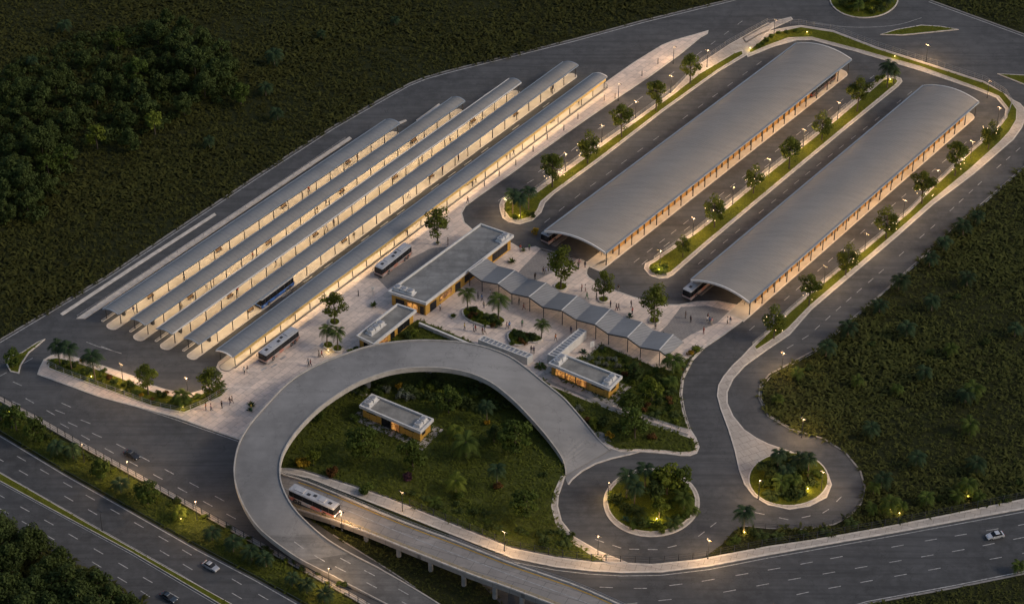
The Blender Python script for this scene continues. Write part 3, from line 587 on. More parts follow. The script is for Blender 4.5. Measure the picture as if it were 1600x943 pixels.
labs = ['narrow arched canopy nearest the dark field, shortest of the five', 'narrow arched canopy, second from the dark field', 'narrow arched canopy in the middle of the five platforms',
        'narrow arched canopy, fourth from the field, beside the blue bus', 'narrow arched blue-grey canopy along the paved plaza and the tall trees']
CV = []
for i, c in enumerate(CAN):
    mats = ('roof_blue' if i in (0, 4) else 'roof_grey', 'trim_blue' if i != 2 else 'trim', 'trim_blue' if i < 4 else 'trim')
    CV.append(vault('platform_canopy', labs[i], 'canopy', c, EAVE, .55, mats, 0, 1.5, 5.2, GC, .24, .115, lights=((.62 if i < 4 else .8, .05),), girder=2 if i < 4 else 1))
BV = []
BV.append(vault('vaulted_bus_hall', 'wide vaulted grey roof hall between two planted medians, closer to the main building', 'bus hall', BIG[0], BEAVE, 1.7, ('roof_big', 'trim_blue', 'trim'), 0, 2.4, 5.2, 'vaulted bus halls', .5, .13, lights=((.955, .3), (.74, .3)), girder=False, lw=.13, thick=.3, inner='strip_hall', trimw=.32))
BV.append(vault('vaulted_bus_hall', 'wide vaulted grey roof hall beside the outer loop road, with a bus at its mouth', 'bus hall', BIG[1], BEAVE, 1.7, ('roof_big', 'trim_blue', 'trim'), 0, 2.4, 5.2, 'vaulted bus halls', .5, .13, lights=((.955, .3), (.74, .3)), girder=False, lw=.13, thick=.3, inner='strip_hall', trimw=.32))
# timber screens inside the eave of the halls, each panel run with its mullions
for root, pt, L, base in BV:
    a = pt(.05, .89); b = pt(.965, .89); a.z = b.z = 0; d = (b-a).normalized()
    m = MB(); m.bar(a+Vector((0, 0, 1.75)), b+Vector((0, 0, 1.75)), .14, 2.9); sc = m.build('timber_screen', 'wood', root)
    m = MB(); m.bar(a+Vector((0, 0, 2.62)), b+Vector((0, 0, 2.62)), .26, .14); m.build('handrail', 'steel', root)
    mull = None; sd = Vector((d.y, -d.x, 0)); n = int((b-a).length/2.6)
    for k in range(min(n, 60)):
        q = a+(b-a)*(k/n)+sd*.16-base
        if mull is None:
            m = MB(); m.box((0, 0, 1.5), (.3, .2, 2.7), math.atan2(d.y, d.x)); mull = m.build('mullion', 'steel', sc, off=(0, 0, 0)); mull.location = (q.x, q.y, 0)
        else: child_copy(mull, (q.x, q.y, 0))
    for k, s in enumerate((.03, .075)):                                   # queue rails at the mouth
        q = [pt(s, t) for t in (.72, .8, .88)]; m = MB()
        for p in q: p.z = 0; m.tube([p+Vector((0, 0, .17)), p+Vector((0, 0, 1.2))], .05, 6)
        m.tube([p+Vector((0, 0, 1.15)) for p in q], .045, 6); m.tube([p+Vector((0, 0, .7)) for p in q], .035, 6); m.build('queue_rail', 'steel', root)
    q0 = pt(.06, .52); q1 = pt(.9, .52); q0.z = q1.z = .16; m = MB(); m.bar(q0+Vector((0, 0, .25)), q1+Vector((0, 0, .25)), .25, .5); m.build('divider_kerb', 'wood', root)
# screens, benches and ticket machines on the narrow platforms
BENCH = []
def make_bench(loc, rz, label):
    r = thing('platform_bench', label, 'bench', loc, rz, 'benches on the platforms')
    m = MB(); m.box((0, 0, .46), (1.9, .46, .07)); m.build('seat', 'bench_wood', r)
    m = MB(); m.box((0, .24, .78), (1.9, .06, .42)); m.build('backrest', 'bench_wood', r)
    for x in (-.75, .75): m = MB(); m.box((x, .02, .215), (.08, .42, .43)); m.build('leg', 'steel', r)
    return r
def make_machine(loc, rz, label):
    r = thing('ticket_machine', label, 'ticket machine', loc, rz, 'ticket machines at the platform ends')
    m = MB(); m.box((0, 0, .95), (.8, .55, 1.9)); m.build('cabinet', 'steel', r)
    m = MB(); m.box((0, -.30, 1.25), (.55, .05, .7)); m.build('screen', 'lit_glass', r)
    m = MB(); m.box((0, -.28, 1.98), (.9, .75, .1)); m.build('canopy_top', 'trim_blue', r); return r
names = ['the canopy nearest the field', 'the second canopy from the field', 'the middle canopy', 'the fourth canopy', 'the canopy along the plaza']
b0 = None; m0 = None
for i, (root, pt, L, base) in enumerate(CV):
    ang = math.atan2((pt(1, .5)-pt(0, .5)).y, (pt(1, .5)-pt(0, .5)).x)
    for k, s in enumerate((.14, .37, .60, .84)):
        q = pt(s+.01*((i*7) % 5-2), .62); q.z = .17 if i < 4 else .27; lab = f'timber bench under {names[i]}, {ordinal(k+1)} from its palm-bed end'
        if b0 is None: b0 = make_bench(q, ang, lab)
        else: dup(b0, q, ang, lab)
    q = pt(.035, .55); q.z = .17 if i < 4 else .27; lab = f'dark ticket machine at the open end of {names[i]}'
    if m0 is None: m0 = make_machine(q, ang+math.pi/2, lab)
    else: dup(m0, q, ang+math.pi/2, lab)
# ------------------------------------------------------------------ folded walkway canopy
ZV, ZP = 3.5, 4.5
lowpx = [(732.4, 424, 1), (752, 438.5, 0), (778, 443.6, 1), (798.5, 458, 0), (826.5, 464, 1), (848, 479.5, 0), (877.6, 485, 1), (900, 499, 0), (930, 507, 1), (950, 521, 0), (980, 527, 1), (1000, 542, 0), (1030, 547, 1), (1042.6, 556.5, 0)]
uppx = [(760.4, 403.7, 1), (778, 415.6, 0), (805, 422.4, 1), (825.7, 436, 0), (853.7, 442, 1), (875, 456.3, 0), (902, 462.5, 1), (924, 476, 0), (954, 483, 1), (975, 495.5, 0), (1003.6, 503.2, 1), (1020.5, 516, 0), (1052, 522.6, 1), (1068, 534.5, 0)]
lo = [P(u, v, ZP if k else ZV) for u, v, k in lowpx]; hi = [P(u, v, ZP if k else ZV) for u, v, k in uppx]
base = lo[6].copy(); base.z = .14
ZR = thing('folded_canopy', 'long zigzag folded grey roof on dark posts over the paved walkway', 'canopy', base, absolute=True)
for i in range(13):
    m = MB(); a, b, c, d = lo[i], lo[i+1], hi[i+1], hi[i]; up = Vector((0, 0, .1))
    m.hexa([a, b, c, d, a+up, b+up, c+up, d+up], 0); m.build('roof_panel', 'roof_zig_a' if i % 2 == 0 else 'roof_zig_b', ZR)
for i in range(14):
    if lowpx[i][2]:
        m = MB(); m.bar(lo[i]+Vector((0, 0, .13)), hi[i]+Vector((0, 0, .13)), .22, .06); m.build('ridge_cap', 'trim', ZR)
    for e, f in ((lo[i], hi[i]), (hi[i], lo[i])):
        q = e+(f-e)*.05; m = MB(); m.tube([(q.x, q.y, .14), (q.x, q.y, q.z)], .1, 8)
        if i % 2 == 0 or e is lo[i]: m.build('post', 'steel', ZR)
for L_ in (lo, hi):
    m = MB()
    for a, b in zip(L_, L_[1:]): m.bar(a-Vector((0, 0, .14)), b-Vector((0, 0, .14)), .14, .24)
    m.build('edge_beam', 'steel', ZR)
for i in (2, 4, 6, 8, 10, 12):
    q = (lo[i]+hi[i])/2; m = MB(); m.box((q.x, q.y, q.z-.3), (.9, .9, .08)); m.build('lamp', 'strip_low', ZR)
# ------------------------------------------------------------------ flat-roofed buildings
def ac_unit(parent, c, rz, sx=1.7, fans=2, z=0):
    m = MB(); m.box((c.x, c.y, z+.12), (sx*fans+.5, 2.0, .2), rz); m.build('plinth', 'white', parent)
    for k in range(fans):
        o = Matrix.Rotation(rz, 3, 'Z')@Vector(((k-(fans-1)/2)*sx, 0, 0)); q = c+o
        m = MB(); m.box((q.x, q.y, z+.62), (sx*.82, 1.4, .8), rz); a = m.build('air_conditioner', 'white', parent)
        m = MB(); m.tube([(q.x, q.y, z+1.0), (q.x, q.y, z+1.16)], [.6, .55], 14); m.build('fan_guard', 'steel_l', a, off=parent['_abs'])
def flat_building(name, label, cat, px, ztop, zg, openings, acs, over=.55, fascia=.75, group=None, wallmat='ochre', roofmat_='roof_flat', upstand=.0):
    L, N, R, Fp = [P(u, v, ztop) for u, v in px]
    base = (L+N+R+Fp)/4; base.z = zg; root = thing(name, label, cat, base, 0, group, absolute=True)
    C = [Vector((p.x, p.y, 0)) for p in (L, N, R, Fp)]; cc = ccw([(p.x, p.y) for p in C]); flip = cc[1] != (C[1].x, C[1].y)
    outer = cc; inner = inset(cc, .34); wall = inset(cc, over)
    m = MB(); m.prism(wall, zg-.1, ztop-.62); wl = m.build('wall', wallmat, root)
    m = MB(); n = 4
    zb = ztop-fascia
    V = [(x, y, zb) for x, y in outer]+[(x, y, ztop) for x, y in outer]+[(x, y, ztop) for x, y in inner]+[(x, y, ztop-.5) for x, y in inner]+[(x, y, zb) for x, y in inset(cc, over+.02)]
    Fc = []
    for i in range(4):
        j = (i+1) % 4
        for a in range(3): Fc.append((a*4+i, a*4+j, a*4+4+j, a*4+4+i))
        Fc.append((i, 16+i, 16+j, j))
    m.add(V, Fc); m.build('parapet', 'white', root)
    m = MB(); m.add([(x, y, ztop-.42) for x, y in inset(cc, .45)], [(0, 1, 2, 3)]); m.build('roof', roofmat_, root)
    # openings: edge index (0 L-N, 1 N-R), start, end as fractions, sill, head, kind
    def wp(e, f):
        pts = {0: (0, 1), 1: (1, 2), 2: (2, 3), 3: (3, 0)}[e]; W = [Vector((*w, 0)) for w in wall]
        # match wall corners to L,N,R,F
        def near(p): return min(W, key=lambda w: (w-p).length)
        a, b = near(C[pts[0]]), near(C[pts[1]]); d = (b-a); nrm = Vector((d.y, -d.x, 0)).normalized()
        ctr = sum(C, Vector())/4
        if (a+d*.5-ctr).dot(nrm) < 0: nrm = -nrm
        return a+d*f, nrm, d.normalized()
    for e, f0, f1, z0, z1, kind in openings:
        a, nrm, d = wp(e, f0); b, _, _ = wp(e, f1); mid = (a+b)/2; w = (b-a).length; rz = math.atan2(d.y, d.x); zc = zg+(z0+z1)/2
        m = MB(); m.box((mid.x+nrm.x*.02, mid.y+nrm.y*.02, zc), (w, .12, z1-z0), rz)
        fr = m.build('door' if kind == 'door' else 'window', 'steel', root)
        m = MB(); npn = max(1, int(w/1.5)); 
        for k in range(npn):
            q = a+(b-a)*((k+.5)/npn)+nrm*.05; m.box((q.x, q.y, zc), (w/npn-.16, .12, z1-z0-.2), rz)
        m.build('pane', 'lit_glass' if kind == 'lit' else 'glass', fr, off=root['_abs'])
    for cx, cy, fans, rot in acs:
        q = C[0]*(1-cx)*(1-cy)+C[1]*cx*(1-cy)+C[2]*cx*cy+C[3]*(1-cx)*cy
        e = (C[1]-C[0]) if rot == 0 else (C[2]-C[1]); ac_unit(root, q, math.atan2(e.y, e.x), fans=fans, z=ztop-.42)
    return root, C, wp
MAINB = flat_building('terminal_building', 'long main building with white parapet, grey flat roof and ochre brick walls beside the plaza', 'building', [(606, 454.5), (665.6, 473), (803, 366.8), (751, 348.5)], 4.3, .14,
    [(0, .12, .38, .9, 2.3, 'win'), (0, .44, .78, .3, 2.5, 'lit'), (0, .84, .95, 0, 2.3, 'door'), (1, .05, .12, 0, 2.3, 'door'), (1, .16, .3, .8, 2.4, 'lit'), (1, .34, .40, 0, 2.3, 'door'), (1, .45, .58, .6, 2.5, 'win'), (1, .64, .72, .8, 2.4, 'lit'), (1, .78, .96, .5, 2.6, 'win')],
    [(.28, .06, 3, 0), (.86, .93, 2, 1)])
KA = flat_building('kiosk_building', 'small white-rimmed ochre building tucked between the main building and the ring ramp', 'building', [(556, 523.6), (584, 537.5), (651, 483.6), (620.5, 473.4)], 3.6, .14,
    [(1, .12, .34, .3, 2.4, 'lit'), (1, .42, .52, 0, 2.3, 'door'), (1, .6, .9, .3, 2.4, 'win'), (0, .3, .7, .9, 2.2, 'win')], [(.35, .32, 3, 1)], roofmat_='roof_kiosk')
KB = flat_building('garden_kiosk', 'ochre brick kiosk standing alone on the lawn inside the ring ramp', 'building', [(561, 632.6), (657, 674), (677.8, 653.6), (580.7, 614)], 3.7, .2,
    [(0, .33, .49, 0, 2.5, 'door'), (0, .5, .64, .2, 2.4, 'lit'), (0, .07, .24, 1.9, 2.4, 'win'), (0, .72, .9, 1.9, 2.4, 'win'), (1, .2, .5, 1.2, 2.2, 'win')], [(.09, .5, 2, 1), (.9, .5, 2, 1)], roofmat_='roof_kiosk')
KC = flat_building('garden_kiosk', 'ochre brick kiosk with long lit windows at the edge of the dense garden', 'building', [(856.5, 566.5), (952.6, 607), (972.7, 587), (876, 550.4)], 3.7, .2,
    [(0, .07, .24, .5, 2.5, 'lit'), (0, .25, .42, .5, 2.5, 'lit'), (0, .43, .62, .4, 2.5, 'lit'), (0, .70, .92, 1.9, 2.4, 'win'), (1, .25, .7, 1.4, 2.3, 'win')], [(.09, .5, 2, 1), (.9, .5, 2, 1)], roofmat_='roof_kiosk')
def apron(C, label, e=1.5):
    p = inset(ccw([(c.x, c.y) for c in C]), -e); slab('apron', p, .23, ['walk', 'kerb'])
apron(KB[1], ''); apron(KC[1], '')
# white covered passages (box with slatted top)
def passage(label, px, ztop, zg=.14):
    c = [P(u, v, ztop) for u, v in px]; base = sum(c, Vector())/4; base.z = zg; r = thing('covered_passage', label, 'passage', base, absolute=True)
    p = ccw([(q.x, q.y) for q in c]); m = MB(); i_ = inset(p, .25)
    V = [(x, y, zg-.1) for x, y in p]+[(x, y, ztop) for x, y in p]+[(x, y, ztop) for x, y in i_]+[(x, y, zg) for x, y in i_]
    m.add(V, [f for i in range(4) for j in ((i+1) % 4,) for f in ((i, j, 4+j, 4+i), (4+i, 4+j, 8+j, 8+i), (8+i, 8+j, 12+j, 12+i))]); m.build('wall', 'white', r)
    a, b, cc, d = c; n = 12; m = MB(); m.add([(x, y, ztop-.16) for x, y in inset(p, .2)], [(0, 1, 2, 3)]); rf = m.build('roof', 'steel_l', r)
    m = MB()
    for k in range(1, n):
        t = k/n; q0 = a+(b-a)*t; q1 = d+(cc-d)*t; q0 = q0+(q1-q0)*.1; q1 = q1+(q0-q1)*.1; m.bar(q0-Vector((0, 0, .06)), q1-Vector((0, 0, .06)), .16, .12)
    m.build('roof_rib', 'white', rf, off=r['_abs']); return r
passage('white slatted passage running from the folded canopy to the garden kiosk', [(855, 553), (905, 512), (917, 516), (869, 557.5)], 2.5)
passage('low grey-topped white passage tucked against the top edge of the ring ramp', [(754.6, 523.6), (833, 553.5), (824, 559), (747, 530)], 2.2)
# plaza edge wall above the garden
a, b, c = P(655, 511), P(700, 531), P(744, 548); W = thing('retaining_wall', 'low concrete wall edging the palm plaza above the planted strip', 'wall', b, absolute=True)
m = MB(); m.bar(a+Vector((0, 0, .65)), c+Vector((0, 0, .65)), .35, 1.3); m.build('wall', 'kerb', W); m = MB(); m.bar(a+Vector((0, 0, 1.34)), c+Vector((0, 0, 1.34)), .5, .1); m.build('coping', 'trim', W)
# ------------------------------------------------------------------ ring ramp
RING = [(954, 702, 884, 742, .25), (937, 688, 883, 727, .6), (913, 658, 875, 710, 1.4), (896, 638, 856, 684, 2.2), (880, 620, 836, 661, 3.0), (851, 598, 815, 638, 4.1), (827, 578, 796, 620, 4.8), (800, 558, 770, 599, 5.4), (770, 545.5, 743, 586, 5.9), (739, 537, 715, 578.5, 6.2), (705, 533, 685, 574.7, 6.5), (658, 531, 650, 574.5, 6.8), (610, 534.5, 615, 578.5, 7), (570, 542, 583, 588, 7), (536, 554, 556, 599, 7), (495, 569, 528, 616, 7), (451, 595, 497, 638, 7), (413.5, 635.5, 466, 670, 7), (390, 662, 449, 694, 7), (372, 692, 439, 716, 7), (364.5, 729, 437, 740, 6.7), (367, 757, 442, 764, 6.2), (380, 791, 459, 795, 5.2), (400, 822, 485, 821, 4.0), (424, 843, 510, 842, 3.0), (461, 870, 536, 858, 2.1), (489, 885, 565, 873.5, 1.3), (542, 911, 604, 893, .6), (605, 944, 662, 927, .2), (640, 962, 690, 945, .06)]
ringp = [(*P2(a, b, z), *P2(c, d, z), z) for a, b, c, d, z in RING]
for _ in range(2): ringp = chaikin(ringp, False)
base = Vector((ringp[len(ringp)//2][0], ringp[len(ringp)//2][1], 0))
RR = thing('ring_ramp', 'big curved concrete ramp sweeping round the kiosk lawn on columns', 'ramp', base, absolute=True)
O_ = [Vector((a, b, z)) for a, b, c, d, z in ringp]; I_ = [Vector((c, d, z)) for a, b, c, d, z in ringp]
m = MB(); n = len(ringp); V = []
for o, i in zip(O_, I_):
    th = min(.9, max(.12, o.z-.05)); V += [o, i, i-Vector((0, 0, th)), o-Vector((0, 0, th))]
ksp = [k for k in range(n//2, n) if O_[k].z < 3.6][0]
for k0, k1, nm_, mt_ in ((0, ksp, 'deck', 'deck'), (ksp, ksp+7, 'worn_deck', 'asphalt_ramp'), (ksp+7, n-1, 'road_surface', 'asphalt_low')):
    m = MB(); m.add(V[4*k0:4*k1+4], [f for k in range(k1-k0) for f in ((4*k, 4*k+1, 4*k+5, 4*k+4), (4*k+1, 4*k+2, 4*k+6, 4*k+5), (4*k+2, 4*k+3, 4*k+7, 4*k+6), (4*k+3, 4*k, 4*k+4, 4*k+7))]); m.build(nm_, mt_, RR)
for side, oth in ((O_, I_), (I_, O_)):
    m = MB(); V = []
    for k, (o, i) in enumerate(zip(side, oth)):
        w = (i-o); w.z = 0; w.normalize(); hgt = .12 if o.z < .8 else .28; tk = .24; up = Vector((0, 0, 1)); th = min(1.0, max(.15, o.z-.02))
        V += [o-w*.06-up*th, o-w*.06+up*hgt, o+w*tk+up*hgt, o+w*tk-up*.02]
    rng_ = [k for k in range(n-1) if not (side is O_ and O_[k].z < .22 and k > n/2 and False) ]
    m.add(V, [f for k in rng_ for f in ((4*k, 4*k+1, 4*k+5, 4*k+4), (4*k+1, 4*k+2, 4*k+6, 4*k+5), (4*k+2, 4*k+3, 4*k+7, 4*k+6))]); m.build('parapet', 'kerb_m', RR)
col = None
for k in range(14, n-14, 10):
    q = (O_[k]+I_[k])/2
    if q.z < 2.2: continue
    for f in (.5,):
        q = O_[k]*(1-f)+I_[k]*f; m = MB(); m.tube([(q.x, q.y, 0), (q.x, q.y, q.z-1.0)], .7, 14); m.build('column', 'concrete', RR)
def ramp_dashes(f, k0, k1, step):
    for k in range(k0, k1, step):
        a = O_[k]*(1-f)+I_[k]*f; b = O_[k+1]*(1-f)+I_[k+1]*f; d = (b-a).normalized(); a2 = a; b2 = a+d*2.6; s = Vector((-d.y, d.x, 0)).normalized()*.11; u = Vector((0, 0, .03))
        dm = MB(); dm.add([a2+s+u, a2-s+u, b2-s+u, b2+s+u], [(0, 1, 2, 3)]); dm.build('lane_dash', 'paint', RR)
ramp_dashes(.36, n-22, n-2, 4); ramp_dashes(.7, n-16, n-2, 4)
# ------------------------------------------------------------------ bus bridge
BR = [(402, 722, 415, 768, .35), (441, 740, 458, 794.7, 1.6), (472, 748.5, 490, 804, 2.2), (503, 761, 537, 818.6, 2.9), (552, 781.5, 590, 839, 3.4), (605.5, 804.5, 640, 860, 3.9), (655, 824, 690, 880, 4.3), (708, 843, 742.5, 901, 4.7), (755, 862, 790, 917, 5.1), (800, 879.5, 830, 932, 5.5), (850, 896, 880, 951, 5.8), (903, 914, 930, 971, 6.1), (968, 943, 990, 998, 6.4), (1060, 985, 1080, 1040, 6.8), (1300, 1095, 1315, 1150, 7.2)]
bp = [(*P2(a, b, z), *P2(c, d, z), z) for a, b, c, d, z in BR]; bp = chaikin(bp, False)
B_ = [Vector((a, b, z)) for a, b, c, d, z in bp]; F_ = [Vector((c, d, z)) for a, b, c, d, z in bp]; base = Vector((B_[8].x, B_[8].y, 0))
BB = thing('bus_bridge', 'raised concrete bus bridge with amber edge line, railings and columns', 'bridge', base, absolute=True)
m = MB(); n = len(bp); V = []
for o, i in zip(B_, F_):
    th = min(1.15, max(.3, o.z-.05)); V += [o, i, i-Vector((0, 0, th)), o-Vector((0, 0, th))]
m.add(V, [f for k in range(n-1) for f in ((4*k, 4*k+1, 4*k+5, 4*k+4), (4*k+1, 4*k+2, 4*k+6, 4*k+5), (4*k+2, 4*k+3, 4*k+7, 4*k+6), (4*k+3, 4*k, 4*k+4, 4*k+7))]); m.build('deck', 'bdeck', BB)
def along(f, dz=0): return [b*(1-f)+i*f+Vector((0, 0, dz)) for b, i in zip(B_, F_)]
def ribbon3(mb, pts, w, m=0):
    L = []; R = []
    for i, p in enumerate(pts):
        d = (pts[min(i+1, len(pts)-1)]-pts[max(i-1, 0)]); d.z = 0; d.normalize(); s = Vector((-d.y, d.x, 0)); L.append(p+s*w/2); R.append(p-s*w/2)
    mb.strip(L, R, m)
m = MB(); ribbon3(m, along(.12, .03)[4:], .3); m.build('edge_line', 'paint_y', BB); m = MB(); ribbon3(m, along(.46, .03), .2); m.build('centre_line', 'paint', BB)
m = MB(); ribbon3(m, along(.93, .03), .22); m.build('edge_line', 'paint_y', BB)
for f in (.03, .975):
    m = MB(); pts = along(f)
    for a, b in zip(pts, pts[1:]): m.bar(a+Vector((0, 0, .14)), b+Vector((0, 0, .14)), .32, .3)
    m.build('kerb', 'kerb', BB)
    m = MB()
    for h in (.65, 1.05):
        for a, b in zip(pts, pts[1:]): m.bar(a+Vector((0, 0, h)), b+Vector((0, 0, h)), .06, .06)
    for a, b in zip(pts, pts[1:]):
        k = max(1, int((b-a).length/2))
        for j in range(k): q = a+(b-a)*(j/k); m.bar(q+Vector((0, 0, .2)), q+Vector((0, 0, 1.08)), .07, .07)
    m.build('railing', 'steel_l' if f < .5 else 'gold', BB)  # amber lamp glow on the front railing is put into its colour
for u, v in ((541, 834), (573, 849), (676, 890), (776, 937), (650, 868), (720, 905)):
    # columns stand under the front edge of the deck
    z = min(bp, key=lambda q: abs(PX((q[2], q[3], q[4]))[0]-u))[4]; q = P(u, v-6, z-1.1) ; fk = .16
    j = min(range(n), key=lambda k: (F_[k]-q).length); c = F_[j]*(.82)+B_[j]*.18
for x in (525, 568, 620, 676, 730, 776, 830, 880):
    j = min(range(n), key=lambda k: abs(PX(F_[k])[0]-x))
    for f in (.86, .25): c = F_[j]*f+B_[j]*(1-f); m = MB(); m.tube([(c.x, c.y, 0), (c.x, c.y, c.z-1.1)], .5, 12); m.build('column', 'concrete', BB)
# ------------------------------------------------------------------ fences and railings
def fence(name, label, px, h, sp, mat='steel', z=.15, mesh=None, cat='fence', rails=(.25, .65, 1.0), smooth=0, pr=.05, group=None):
    pts = polyline(px, 0, None, smooth); tot = sum((b-a).length for a, b in zip(pts, pts[1:])); sp = max(sp, tot/95)
    st = polyline(px, 0, sp, smooth); base = st[len(st)//2].copy(); base.z = z; r = thing(name, label, cat, base, 0, group)
    m = MB()
    for f in rails:
        for a, b in zip(pts, pts[1:]): m.bar(Vector((a.x-base.x, a.y-base.y, h*f)), Vector((b.x-base.x, b.y-base.y, h*f)), .045, .05)
    m.build('rail', mat, r)
    if mesh:
        m = MB()
        for a, b in zip(pts, pts[1:]):
            L = (b-a).length; k = max(1, int(L/.35))
            for j in range(k): q = a+(b-a)*(j/k)-base; m.bar((q.x, q.y, .12), (q.x, q.y, h*.97), .02, .02)
        m.build('bar_infill', mat, r)
    m = MB(); m.tube([(0, 0, -.1), (0, 0, h*1.05)], pr, 6); o = None
    for q in st:
        q = q-base
        if o is None: o = m.build('post', mat, r); o.location = (q.x, q.y, 0)
        else: child_copy(o, (q.x, q.y, 0))
    return r
fence('roadside_fence', 'dark post fence between the hedge strip and the station road', [(-60, 590), (0, 625), (75, 667), (130, 699), (250, 766), (400, 850), (470, 889), (547, 932), (600, 963)], 1.6, 2.4, 'steel', .12, mesh=True, pr=.08)
fence('garden_fence', 'grey wire fence around the palm bed at the platform ends', [(76, 572), (100, 584), (136, 598), (237, 635), (288, 646), (318, 634), (358, 609)], 1.5, 2.4, 'steel_l', .2, mesh=False)
fence('roundabout_fence', 'dark picket fence behind the pavement from the lawn to the roundabouts', [(640, 790), (691, 811), (800, 855), (868, 868), (930, 876), (978, 878), (1019, 880), (1088, 873), (1136, 864), (1200, 852), (1268, 842), (1371, 824), (1474, 804), (1600, 778), (1680, 764)], 1.7, 3.0, 'steel', .14, pr=.085)
fence('bulb_fence', 'thin rail fence around the outer edge of the end loop', [(1160, 822), (1200, 826), (1255, 828), (1303, 820), (1327, 808), (1345, 788), (1350, 775)], 1.3, 2.4, 'steel', .1, smooth=1)
fence('white_railing', 'long white railing bending around the far end of the halls', [(1088, 104), (1139, 69), (1200, 36), (1225, 38), (1251, 39), (1302, 47), (1370, 73), (1471, 105), (1539, 127), (1570, 146), (1581, 163), (1576, 178), (1560, 199)], 1.4, 2.2, 'steel_l', .14, mesh=True, pr=.05)
fence('median_railing', 'white railing along the planted median beside the plaza road', [(834, 299), (926, 232), (990, 187), (1051, 142), (1086, 107)], 1.0, 2.4, 'trim_m', .14, mesh=True, group='white median railings')
fence('median_railing', 'white railing along the planted median between the two vaulted halls', [(1022, 406), (1089, 359), (1140, 317), (1201, 266), (1303, 185), (1374, 125)], 1.0, 2.4, 'trim_m', .14, mesh=True, group='white median railings')
fence('median_railing', 'white railing along the tree verge beside the outer loop road', [(1176, 540), (1202, 518), (1232, 487), (1287, 440), (1355, 385), (1419, 331), (1463, 286), (1507, 245), (1556, 202)], 1.0, 2.4, 'trim_m', .14, mesh=True, group='white median railings')
fence('guard_rail', 'grey guard rail on the kerb strip beside the outermost canopy', [(121, 497), (162, 471), (302, 379), (402, 313), (540, 219)], .9, 3.0, 'steel_l', .14, rails=(.6, .9))
fence('garden_rail', 'low rail along the kerb of the dense garden', [(1080, 563), (1066, 590), (1063, 618), (1068, 645), (1078, 674)], 1.0, 2.2, 'steel', .2)
fence('path_rail', 'thin rail along the path below the garden kiosk', [(940, 627), (1010, 655), (1076, 677)], .9, 2.2, 'steel_l', .2)
# ------------------------------------------------------------------ buses
def livery(name, base, patch1, patch2, thr=.53):
    m, nt, bs = newmat(name); f = noise(nt, .45, 2); f2 = noise(nt, .7, 2, stretch=(1, 1, 2))
    tc = nt.nodes.new('ShaderNodeTexCoord'); sp = nt.nodes.new('ShaderNodeSeparateXYZ'); nt.links.new(tc.outputs['Object'], sp.inputs[0])
    c = mixc(nt, ramp(nt, f, thr, thr+.03), base, patch1); c = mixc(nt, ramp(nt, f2, thr+.06, thr+.08), c, patch2)
    nt.links.new(c, bs.inputs['Base Color']); bs.inputs['Roughness'].default_value = .35; return m
M['bus_pink'] = livery('bus_pink_livery', (.36, .29, .265), (.42, .19, .14), (.42, .38, .36))
M['bus_mixed'] = livery('bus_mixed_livery', (.52, .48, .47), (.58, .22, .18), (.12, .27, .42))
M['bus_dark'] = livery('bus_dark_livery', (.05, .05, .055), (.12, .05, .04), (.2, .19, .18))
M['bus_blue'] = livery('bus_blue_livery', (.05, .13, .40), (.03, .07, .22), (.25, .35, .55))
